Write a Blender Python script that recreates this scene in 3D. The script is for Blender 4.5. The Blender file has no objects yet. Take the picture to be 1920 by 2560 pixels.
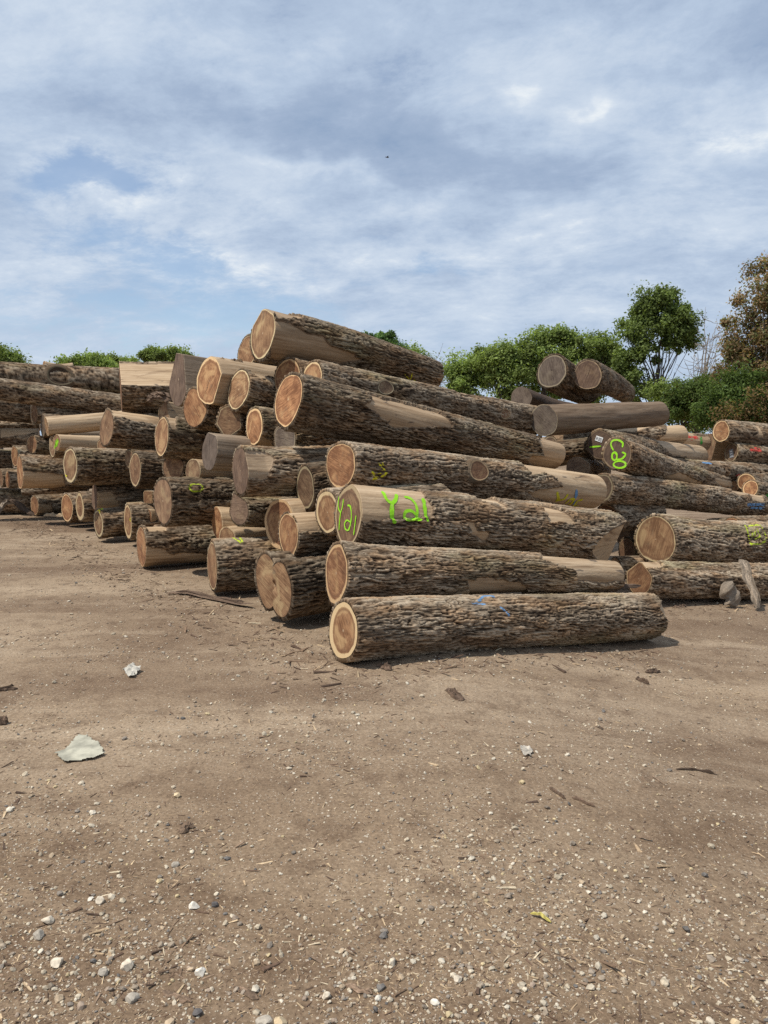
import bpy, math, random
import numpy as np

# ------------------------------------------------------------------ data
# every log: g = near end xyz, far end xyz, near radius, far radius (metres)
LOGS = {
 'L1': {'g': [-0.286, 5.295, 0.235, 2.435, 6.936, -0.056, 0.211, 0.195], 'paint': [((0.13, 0.27, 0.46), 0.014, [(0.984, -75.0), (1.004, -0.9)]), ((0.13, 0.27, 0.46), 0.016, [(1.022, 35.6), (1.122, 40.1)]), ((0.13, 0.27, 0.46), 0.016, [(1.082, 30.5), (1.189, 14.3), (1.275, 17.3)]), ((0.13, 0.27, 0.46), 0.018, [(1.262, 47.9), (1.294, 55.7), (1.315, 64.5)]), ((0.13, 0.27, 0.46), 0.024, [(1.776, -75.0), (1.867, -75.0)])], 'knot': [(1.274, 145.5, 0.02)]},
 'L2': {'g': [-0.359, 5.725, 0.562, 2.145, 7.056, 0.306, 0.199, 0.126], 'peel': [[(1.081, 99.6), (1.278, 92.8), (1.63, 108.8), (1.732, 125.1), (1.803, 215.0), (1.652, 215.0), (1.189, 215.0)], [(-0.011, 74.4), (0.214, 77.3), (0.231, 86.7), (0.046, 87.5)], [(1.874, 31.2), (2.137, -75.0), (3.015, -75.0), (2.841, 103.8), (2.612, 116.2), (2.25, 105.1), (2.23, 66.7), (2.014, 45.5)]]},
 'L3': {'g': [-0.285, 6.114, 0.963, 2.247, 7.628, 0.586, 0.259, 0.241], 'peel': [[(-0.064, 18.7), (0.114, -75.0), (0.432, -75.0), (0.785, -75.0), (0.656, 33.5), (0.698, 62.2), (0.678, 77.0), (0.326, 89.0), (0.095, 90.8), (0.068, 100.1), (0.007, 101.0), (-0.041, 64.7)], [(1.197, -75.0), (1.503, -75.0), (1.511, 13.8), (1.55, 38.6), (1.473, 50.7), (1.42, 35.8), (1.306, 32.4), (1.227, 17.9)], [(1.997, 18.6), (2.17, 21.7), (2.272, 42.3), (2.313, 58.7), (2.279, 69.4), (2.134, 62.0), (1.972, 67.2), (1.973, 46.3)], [(1.005, 82.9), (1.121, 81.0), (1.163, 95.2), (1.314, 101.8), (1.262, 119.4), (1.146, 108.7)]], 'rib': [((0.27, 0.62, 0.015), 0.034, [(0.236, 24.2), (0.243, 45.6), (0.283, 55.0)]), ((0.27, 0.62, 0.015), 0.036, [(0.362, 31.3), (0.331, 46.2), (0.291, 55.4), (0.275, 70.2), (0.274, 83.6), (0.292, 94.9)]), ((0.27, 0.62, 0.015), 0.026, [(0.427, 37.2), (0.481, 39.6), (0.517, 51.6), (0.523, 65.6), (0.514, 77.4), (0.507, 83.5)]), ((0.27, 0.62, 0.015), 0.026, [(0.511, 76.3), (0.464, 68.6), (0.411, 70.5), (0.391, 78.4), (0.406, 85.5), (0.481, 85.2), (0.551, 83.2)]), ((0.27, 0.62, 0.015), 0.034, [(0.618, 36.5), (0.607, 53.7), (0.601, 71.3), (0.602, 87.0)])], 'crib': [((0.27, 0.62, 0.015), 0.013, [(-0.187, 0.139), (-0.178, 0.052), (-0.124, 0.007)]), ((0.27, 0.62, 0.015), 0.013, [(-0.101, 0.124), (-0.105, 0.058), (-0.124, 0.007), (-0.127, -0.067), (-0.12, -0.134)]), ((0.27, 0.62, 0.015), 0.015, [(-0.022, 0.079), (0.026, 0.073), (0.057, 0.021), (0.064, -0.039), (0.048, -0.119)]), ((0.27, 0.62, 0.015), 0.014, [(0.058, -0.05), (-0.001, -0.04), (-0.033, -0.068), (-0.018, -0.107), (0.031, -0.118), (0.053, -0.086)]), ((0.27, 0.62, 0.015), 0.013, [(0.137, 0.013), (0.135, -0.072), (0.133, -0.146)])]},
 'L4': {'g': [-0.378, 6.721, 1.338, 2.484, 9.168, 0.937, 0.208, 0.214], 'peel': [[(2.51, -75.0), (2.833, -75.0), (3.918, -75.0), (4.086, 215.0), (3.118, 162.2), (2.384, 123.3), (2.616, 104.3), (2.987, 90.0), (2.894, 70.4), (2.694, 53.2), (2.501, 65.4), (2.421, 44.0)]], 'paint': [((0.6, 0.55, 0.02), 0.021, [(0.182, 98.8), (0.247, 107.9), (0.315, 91.5), (0.258, 81.1)]), ((0.6, 0.55, 0.02), 0.019, [(0.215, 114.9), (0.293, 111.6), (0.363, 99.4)]), ((0.6, 0.55, 0.02), 0.017, [(0.306, 80.0), (0.355, 102.6)])], 'rib': [((0.6, 0.55, 0.02), 0.038, [(2.907, 107.6), (2.995, 132.1), (3.022, 146.6)]), ((0.6, 0.55, 0.02), 0.036, [(3.106, 110.1), (3.083, 131.8), (3.01, 141.4)]), ((0.6, 0.55, 0.02), 0.032, [(3.211, 153.3), (3.186, 130.9), (3.247, 127.2), (3.282, 141.4), (3.298, 161.5)]), ((0.6, 0.55, 0.02), 0.032, [(3.402, 124.8), (3.337, 134.2), (3.407, 163.5), (3.448, 154.1)]), ((0.13, 0.27, 0.46), 0.042, [(3.22, 93.9), (3.269, 123.5)]), ((0.13, 0.27, 0.46), 0.015, [(3.28, 129.0), (3.364, 158.4)])], 'knot': [(1.608, 73.6, 0.095)]},
 'L5': {'g': [-0.897, 7.275, 1.931, 2.073, 9.342, 1.352, 0.262, 0.168], 'peel': [[(0.712, 26.5), (0.87, 27.5), (0.975, 41.9), (1.184, 29.2), (1.452, 31.5), (1.701, 28.2), (1.852, 70.3), (1.571, 88.1), (1.401, 97.3), (1.047, 110.8), (0.92, 93.7), (0.781, 79.8), (0.681, 70.0), (0.826, 52.3), (0.755, 41.2)], [(3.184, 56.7), (3.252, 79.2), (3.291, 106.3), (3.086, 115.9), (3.121, 143.2), (3.616, 215.0), (4.044, 215.0), (3.888, -75.0), (3.552, -75.0)]]},
 'L6': {'g': [-0.756, 8.144, 2.177, 2.018, 10.462, 1.79, 0.189, 0.188], 'peel': [[(1.884, 22.5), (1.999, -75.0), (2.981, -75.0), (2.83, 18.9), (2.139, 38.6)]], 'knot': [(0.846, 78.6, 0.074), (2.843, 90.1, 0.058)]},
 'L7': {'g': [-1.308, 8.456, 2.694, 0.628, 9.819, 2.348, 0.289, 0.17], 'peel': [[(-0.019, 64.1), (0.202, 67.3), (0.399, 82.7), (0.587, 78.8), (0.691, 94.6), (0.963, 103.5), (1.172, 117.8), (0.925, 142.9), (0.625, 145.5), (0.285, 156.3), (0.076, 166.6), (-0.083, 97.3)], [(-0.062, -75.0), (0.239, -75.0), (0.334, -75.0), (0.297, 46.6), (0.011, 63.2)]], 'paint': [((0.6, 0.55, 0.02), 0.019, [(1.818, 127.2), (1.939, 151.5), (2.023, 215.0)]), ((0.6, 0.55, 0.02), 0.016, [(1.907, 119.7), (1.949, 153.2)]), ((0.6, 0.55, 0.02), 0.016, [(2.022, 168.9), (1.994, 138.9), (2.098, 165.5), (2.089, 142.5), (2.172, 156.9)]), ((0.6, 0.55, 0.02), 0.027, [(2.264, 147.0), (2.392, 159.2)])]},
 'L8': {'g': [-1.642, 9.34, 2.574, -0.637, 10.228, 2.433, 0.216, 0.205]},
 'L9': {'g': [-1.036, 8.376, 2.205, -0.498, 8.994, 2.148, 0.218, 0.207]},
 'L10': {'g': [-1.58, 8.464, 2.095, -0.59, 9.338, 1.91, 0.231, 0.219], 'peel': [[(0.047, -75.0), (0.286, -75.0), (0.389, 46.5), (0.141, 56.0), (0.043, 33.8)]]},
 'L11': {'g': [-1.959, 8.731, 2.204, -1.079, 9.537, 2.142, 0.287, 0.272], 'bare': 0.8},
 'L12': {'g': [-2.51, 9.515, 2.281, -0.566, 10.916, 2.155, 0.331, 0.298], 'bare': 1},
 'L13': {'g': [-2.2, 9.023, 1.92, -1.399, 9.906, 1.857, 0.238, 0.226]},
 'L14': {'g': [-1.717, 8.589, 1.759, -1.303, 9.514, 1.705, 0.18, 0.171]},
 'L15': {'g': [-1.38, 8.246, 1.695, -0.454, 8.946, 1.634, 0.206, 0.195], 'peel': [[(-0.035, 118.3), (0.163, 137.8), (0.304, 215.0), (0.024, 215.0)]]},
 'L16': {'g': [-1.023, 7.983, 1.556, -0.192, 8.765, 1.516, 0.187, 0.178]},
 'L17': {'g': [-1.048, 7.75, 1.285, 0.864, 8.974, 1.245, 0.184, 0.166]},
 'L18': {'g': [-2.691, 9.357, 1.584, -1.02, 10.62, 1.401, 0.236, 0.217], 'peel': [[(0.006, -75.0), (0.223, -75.0), (0.093, 60.3), (0.007, 66.5)]]},
 'L19': {'g': [-1.849, 8.182, 1.436, 0.279, 9.747, 1.205, 0.211, 0.19], 'bare': 0.85},
 'L20': {'g': [-1.334, 7.166, 1.27, -0.151, 7.844, 1.246, 0.231, 0.22], 'peel': [[(-0.018, 78.3), (0.109, 81.1), (0.213, 92.3), (0.181, 106.3), (-0.015, 108.5)]]},
 'L21': {'g': [-2.488, 8.625, 0.864, -0.19, 10.527, 0.76, 0.256, 0.231], 'paint': [((0.5, 0.62, 0.04), 0.017, [(0.381, 54.0), (0.372, 57.6), (0.354, 60.7), (0.33, 62.8), (0.301, 63.9), (0.273, 63.9), (0.247, 62.7), (0.227, 60.4), (0.217, 57.4), (0.216, 53.8), (0.225, 50.1), (0.244, 46.7), (0.27, 44.0), (0.299, 42.6), (0.328, 42.6), (0.353, 44.1), (0.371, 46.8), (0.381, 50.3), (0.381, 54.0)])]},
 'L22': {'g': [-0.723, 7.063, 1.119, 0.19, 7.654, 1.119, 0.2, 0.19]},
 'L23': {'g': [-1.47, 7.746, 0.859, -0.168, 9.018, 0.859, 0.171, 0.158]},
 'L24': {'g': [-2.224, 8.962, 1.191, -0.823, 10.63, 1.115, 0.143, 0.131], 'bare': 1},
 'L25': {'g': [-2.608, 9.522, 1.198, -2.227, 10.534, 1.198, 0.157, 0.149]},
 'L26': {'g': [-0.978, 7.124, 0.779, 0.815, 8.754, 0.779, 0.246, 0.222], 'bare': 1},
 'L27': {'g': [-0.835, 6.668, 0.734, 0.279, 7.4, 0.688, 0.196, 0.186], 'peel': [[(0.027, -75.0), (0.091, -75.0), (0.352, -75.0), (0.202, 80.2), (-0.013, 80.3)]]},
 'L28': {'g': [-0.477, 6.464, 0.952, 0.537, 7.228, 0.952, 0.187, 0.178]},
 'L29': {'g': [-0.919, 6.401, 0.337, -0.065, 7.256, 0.337, 0.247, 0.235]},
 'L30': {'g': [-1.719, 7.608, 0.293, 0.842, 8.739, 0.293, 0.254, 0.229], 'paint': [((0.5, 0.62, 0.04), 0.019, [(0.141, -75.0), (0.224, 20.8), (0.278, 18.8), (0.213, -75.0)]), ((0.13, 0.27, 0.46), 0.024, [(0.023, -75.0), (0.062, -75.0)])]},
 'L31': {'g': [-2.901, 9.114, 0.276, -0.294, 10.596, 0.276, 0.252, 0.227], 'peel': [[(-0.034, 76.5), (0.211, 92.7), (0.32, 110.6), (0.443, 100.5), (0.759, 117.2), (0.822, 215.0), (0.276, 215.0), (-0.025, 215.0)], [(0.04, -75.0), (0.283, 25.8), (0.269, 39.8), (0.025, 41.4)]]},
 'L32': {'g': [-1.895, 8.676, 0.614, -0.825, 9.329, 0.614, 0.185, 0.176], 'bare': 1},
 'L33': {'g': [-1.729, 8.399, 0.484, -1.206, 9.187, 0.484, 0.122, 0.116], 'bare': 1},
 'L34': {'g': [-3.38, 10.941, 0.445, -1.744, 12.914, 0.445, 0.107, 0.096], 'bare': 1},
 'L35': {'g': [-3.312, 10.764, 0.735, -2.442, 12.847, 0.735, 0.11, 0.1], 'bare': 1},
 'L36': {'g': [-2.915, 10.28, 1.897, -1.833, 11.451, 1.757, 0.16, 0.144], 'bare': 1},
 'M1': {'g': [-4.651, 11.412, 1.153, -2.425, 13.421, 1.048, 0.273, 0.246], 'crib': [((0.6, 0.55, 0.02), 0.017, [(-0.184, -0.136), (-0.16, -0.162), (-0.11, -0.154)])]},
 'M2': {'g': [-3.294, 10.191, 1.148, -2.039, 11.068, 1.095, 0.239, 0.228]},
 'M3': {'g': [-3.566, 10.798, 1.271, -2.178, 12.113, 1.238, 0.135, 0.125]},
 'M4': {'g': [-3.905, 10.896, 1.704, -2.198, 12.3, 1.511, 0.263, 0.244], 'peel': [[(0.034, -75.0), (0.716, 12.2), (0.683, 66.7), (0.364, 61.0), (-0.005, 48.8)]]},
 'M5': {'g': [-6.436, 13.602, 0.939, -3.835, 15.466, 0.883, 0.286, 0.257], 'peel': [[(-0.052, 80.0), (0.408, 85.1), (0.65, 94.4), (0.721, 152.0), (0.253, 215.0), (-0.015, 215.0)]]},
 'M6': {'g': [-7.043, 14.708, 1.198, -5.762, 15.868, 1.198, 0.202, 0.19]},
 'M7': {'g': [-6.529, 14.319, 1.43, -5.517, 15.699, 1.31, 0.174, 0.164]},
 'M8': {'g': [-5.757, 13.404, 1.407, -4.841, 14.159, 1.407, 0.18, 0.171]},
 'M9': {'g': [-5.519, 13.022, 1.474, -4.033, 14.653, 1.474, 0.146, 0.136], 'bare': 0.9, 'crib': [((0.27, 0.62, 0.015), 0.031, [(-0.078, -0.105), (-0.007, 0.038), (-0.041, -0.043), (0.049, 0.058), (0.002, -0.063), (0.078, 0.038)])]},
 'M10': {'g': [-5.832, 13.379, 1.746, -3.718, 14.804, 2.025, 0.163, 0.161], 'bare': 1},
 'M11': {'g': [-5.615, 13.793, 1.593, -3.656, 15.256, 1.548, 0.086, 0.146], 'bare': 1},
 'M12': {'g': [-4.401, 12.042, 1.425, -3.008, 13.996, 1.425, 0.117, 0.105]},
 'M13': {'g': [-7.14, 14.588, 0.756, -5.005, 16.4, 0.756, 0.158, 0.142]},
 'M14': {'g': [-7.569, 15.191, 0.757, -5.378, 16.934, 0.757, 0.172, 0.154]},
 'M15': {'g': [-6.904, 15.138, 0.219, -4.86, 17.334, 0.219, 0.186, 0.167], 'peel': [[(-0.042, 71.6), (0.261, 85.1), (0.283, 150.6), (-0.015, 150.7)]]},
 'M16': {'g': [-5.522, 13.341, 0.339, -3.823, 15.036, 0.339, 0.252, 0.227]},
 'M17': {'g': [-5.099, 12.845, 0.41, -3.051, 14.447, 0.41, 0.243, 0.218]},
 'M18': {'g': [-4.267, 11.426, 0.288, -2.207, 13.013, 0.288, 0.213, 0.191], 'paint': [((0.5, 0.62, 0.04), 0.038, [(0.039, 14.0), (0.089, -75.0)])], 'crib': [((0.6, 0.55, 0.02), 0.023, [(-0.011, 0.189), (0.092, 0.203), (0.076, 0.157)])]},
 'M19': {'g': [-3.669, 10.956, 0.366, -1.114, 12.523, 0.366, 0.244, 0.219], 'crib': [((0.6, 0.55, 0.02), 0.016, [(0.182, 0.076), (0.135, 0.037), (0.189, 0.025)])]},
 'M20': {'g': [-4.479, 11.869, 0.643, -2.083, 13.363, 0.594, 0.209, 0.189], 'peel': [[(-0.045, 64.2), (0.17, 58.6), (0.315, 103.0), (0.353, 215.0), (-0.017, 215.0)]]},
 'M21': {'g': [-6.76, 14.369, 0.57, -5.601, 14.532, 0.627, 0.095, 0.091]},
 'M22': {'g': [-10.25, 14.927, 0.411, -7.206, 15.741, 0.236, 0.263, 0.253]},
 'T1': {'g': [-9.997, 14.525, 3.066, -5.398, 16.02, 2.678, 0.14, 0.293], 'knot': [(3.699, 83.7, 0.166)]},
 'T2': {'g': [-9.414, 13.485, 2.785, -5.038, 14.907, 2.18, 0.188, 0.185]},
 'T3': {'g': [-9.929, 15.011, 2.217, -7.223, 15.891, 2.083, 0.236, 0.212]},
 'M24': {'g': [-6.995, 15.52, 2.036, -5.098, 17.297, 2.036, 0.188, 0.169]},
 'M25': {'g': [-6.294, 14.288, 1.769, -4.355, 15.701, 1.769, 0.2, 0.18]},
 'T4': {'g': [-9.831, 14.854, 1.558, -7.033, 15.763, 1.555, 0.189, 0.187], 'peel': [[(2.228, -75.0), (2.984, -75.0), (2.996, 52.4), (2.685, 78.8), (2.245, 97.3)]]},
 'T5': {'g': [-10.191, 15.682, 1.732, -7.38, 16.596, 1.822, 0.112, 0.116]},
 'T6': {'g': [-10.013, 15.412, 1.205, -7.766, 16.144, 1.101, 0.204, 0.182]},
 'M28': {'g': [-3.867, 11.426, 2.295, -1.627, 12.251, 2.347, 0.363, 0.363]},
 'M29': {'g': [-6.893, 15.82, 3.022, -6.474, 16.198, 3.012, 0.078, 0.085], 'bare': 1},
 'R1': {'g': [2.402, 11.156, 2.506, 3.196, 12.22, 2.32, 0.236, 0.224]},
 'R2': {'g': [2.93, 11.205, 2.461, 4.624, 14.876, 2.399, 0.212, 0.169]},
 'R3': {'g': [2.067, 11.712, 2.149, 3.384, 13.95, 2.013, 0.178, 0.16], 'bare': 1},
 'R4': {'g': [2.071, 10.026, 1.789, 4.233, 11.973, 1.935, 0.22, 0.194], 'bare': 1},
 'R5': {'g': [0.927, 10.692, 1.289, 2.985, 11.118, 1.401, 0.196, 0.159]},
 'R6': {'g': [2.881, 10.251, 1.471, 5.579, 13.704, 1.241, 0.196, 0.185], 'peel': [[(1.795, 53.1), (2.206, -75.0), (4.832, -75.0), (5.26, 215.0), (3.886, 156.1), (3.06, 104.9), (2.299, 102.3), (1.972, 73.3)]], 'crib': [((0.27, 0.62, 0.015), 0.022, [(-0.157, -0.03), (0.002, -0.015)])], 'tag': [(-0.028, 0.078, 0.097, 0.066, -18)]},
 'R7': {'g': [2.976, 9.841, 1.361, 5.681, 12.773, 0.786, 0.205, 0.109], 'peel': [[(1.272, 132.8), (1.729, 95.9), (2.222, 109.5), (2.701, 120.3), (3.34, 215.0), (2.354, 215.0), (1.622, 215.0)], [(3.234, 60.7), (4.123, 49.4), (4.003, 119.9), (3.638, 128.8), (3.149, 93.5)]], 'paint': [((0.13, 0.27, 0.46), 0.039, [(3.626, 143.0), (3.84, 151.6)])], 'crib': [((0.27, 0.62, 0.015), 0.024, [(0.063, 0.084), (0.062, 0.142), (0.0, 0.177), (-0.076, 0.17), (-0.095, 0.118), (-0.053, 0.043)]), ((0.27, 0.62, 0.015), 0.023, [(0.003, -0.03), (0.002, -0.047), (-0.002, -0.062), (-0.01, -0.073), (-0.021, -0.08), (-0.032, -0.08), (-0.044, -0.074), (-0.054, -0.063), (-0.061, -0.049), (-0.065, -0.032), (-0.065, -0.015), (-0.061, 0.0), (-0.053, 0.012), (-0.042, 0.018), (-0.03, 0.018), (-0.019, 0.012), (-0.009, 0.001), (-0.001, -0.013), (0.003, -0.03)]), ((0.27, 0.62, 0.015), 0.023, [(-0.018, -0.074), (0.07, -0.061), (0.114, -0.002), (0.064, 0.026)]), ((0.27, 0.62, 0.015), 0.024, [(0.132, -0.132), (0.128, -0.146), (0.116, -0.16), (0.095, -0.17), (0.068, -0.176), (0.04, -0.177), (0.012, -0.172), (-0.011, -0.163), (-0.026, -0.151), (-0.033, -0.136), (-0.029, -0.121), (-0.016, -0.107), (0.005, -0.097), (0.031, -0.091), (0.06, -0.091), (0.087, -0.095), (0.11, -0.104), (0.125, -0.117), (0.132, -0.132)])]},
 'R8': {'g': [2.497, 11.57, 1.427, 4.973, 13.0, 1.611, 0.17, 0.171], 'peel': [[(1.306, 42.0), (1.598, -75.0), (2.25, -75.0), (2.298, 4.9), (1.678, 56.5)], [(2.126, 111.4), (2.337, 72.1), (2.739, -75.0), (2.799, -75.0), (3.225, -75.0), (3.158, 215.0), (2.345, 215.0)]]},
 'R9': {'g': [3.777, 12.839, 1.641, 5.82, 14.017, 1.465, 0.132, 0.148], 'bare': 0.7, 'paint': [((0.55, 0.06, 0.05), 0.071, [(1.765, 59.7), (1.871, 73.7), (2.003, 61.2)]), ((0.05, 0.3, 0.05), 0.059, [(2.124, 61.9), (2.114, 102.9)])]},
 'R10': {'g': [5.948, 13.648, 1.668, 8.882, 14.716, 1.44, 0.196, 0.231], 'peel': [[(0.63, 32.7), (0.73, 34.4), (0.774, 101.2), (0.652, 106.7)]]},
 'R11': {'g': [6.131, 13.607, 1.294, 8.835, 14.592, 1.052, 0.164, 0.221], 'paint': [((0.55, 0.06, 0.05), 0.044, [(0.253, 68.5), (0.484, 66.3), (0.374, 51.4)])], 'tag': [(0.005, -0.016, 0.088, 0.145, 15)]},
 'R12': {'g': [6.058, 14.34, 1.382, 7.132, 14.447, 1.344, 0.263, 0.247], 'bare': 0.8},
 'R13': {'g': [5.792, 13.209, 0.992, 8.221, 14.613, 0.784, 0.16, 0.196], 'paint': [((0.55, 0.06, 0.05), 0.047, [(0.188, 112.4), (0.29, 110.4)])]},
 'R14': {'g': [3.934, 11.372, 1.16, 5.606, 12.777, 1.021, 0.126, 0.135], 'paint': [((0.13, 0.27, 0.46), 0.039, [(1.464, 43.4), (1.706, 48.8)])]},
 'R15': {'g': [5.919, 12.542, 0.838, 6.767, 13.373, 0.817, 0.148, 0.141]},
 'R16': {'g': [5.814, 12.181, 0.761, 7.695, 13.76, 0.37, 0.126, 0.154], 'paint': [((0.05, 0.3, 0.05), 0.08, [(0.285, 128.8), (0.372, 118.2)])]},
 'R17': {'g': [5.997, 13.204, 0.716, 6.789, 13.831, 0.716, 0.105, 0.1]},
 'R18': {'g': [2.724, 9.616, 0.94, 5.952, 12.137, 0.476, 0.18, 0.174], 'peel': [[(3.034, 36.4), (3.627, -75.0), (4.285, -75.0), (3.916, 69.1), (3.57, 70.2), (3.564, 37.7), (3.151, 55.0)]], 'paint': [((0.13, 0.27, 0.46), 0.038, [(3.405, 93.3), (3.893, 81.3)]), ((0.13, 0.27, 0.46), 0.033, [(3.516, 106.9), (3.899, 99.8)])]},
 'R19': {'g': [3.299, 9.268, 0.341, 5.177, 10.441, 0.144, 0.297, 0.27], 'paint': [((0.5, 0.62, 0.04), 0.026, [(1.504, 30.4), (1.425, 53.8), (1.415, 87.1)]), ((0.5, 0.62, 0.04), 0.021, [(1.576, 32.7), (1.858, 31.5), (1.775, 79.2), (1.432, 84.4)]), ((0.5, 0.62, 0.04), 0.021, [(1.625, 49.1), (1.523, 70.6), (1.67, 65.7), (1.689, 45.2)]), ((0.5, 0.62, 0.04), 0.018, [(1.528, 56.2), (1.466, 70.9)])]},
 'R20': {'g': [2.87, 8.54, -0.005, 6.443, 10.441, -0.406, 0.194, 0.236], 'peel': [[(-0.013, -75.0), (0.277, -75.0), (0.266, 33.2), (-0.041, 35.6)]]},
 'R21': {'g': [2.828, 9.754, 0.536, 3.695, 10.456, 0.536, 0.188, 0.178]},
 'R22': {'g': [2.855, 9.377, -0.036, 3.736, 9.573, -0.036, 0.137, 0.13]},
 'R24': {'g': [3.259, 10.221, 0.062, 4.677, 10.777, 0.062, 0.17, 0.159]},
 'R25': {'g': [3.398, 10.812, 0.18, 5.449, 12.058, 0.18, 0.137, 0.123]},
 'R23': {'g': [4.872, 10.702, 0.286, 7.358, 12.024, 0.082, 0.17, 0.198]},
 'R26': {'g': [2.617, 10.406, 1.141, 3.512, 12.412, 1.026, 0.169, 0.152], 'bare': 0.8},
}
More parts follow.
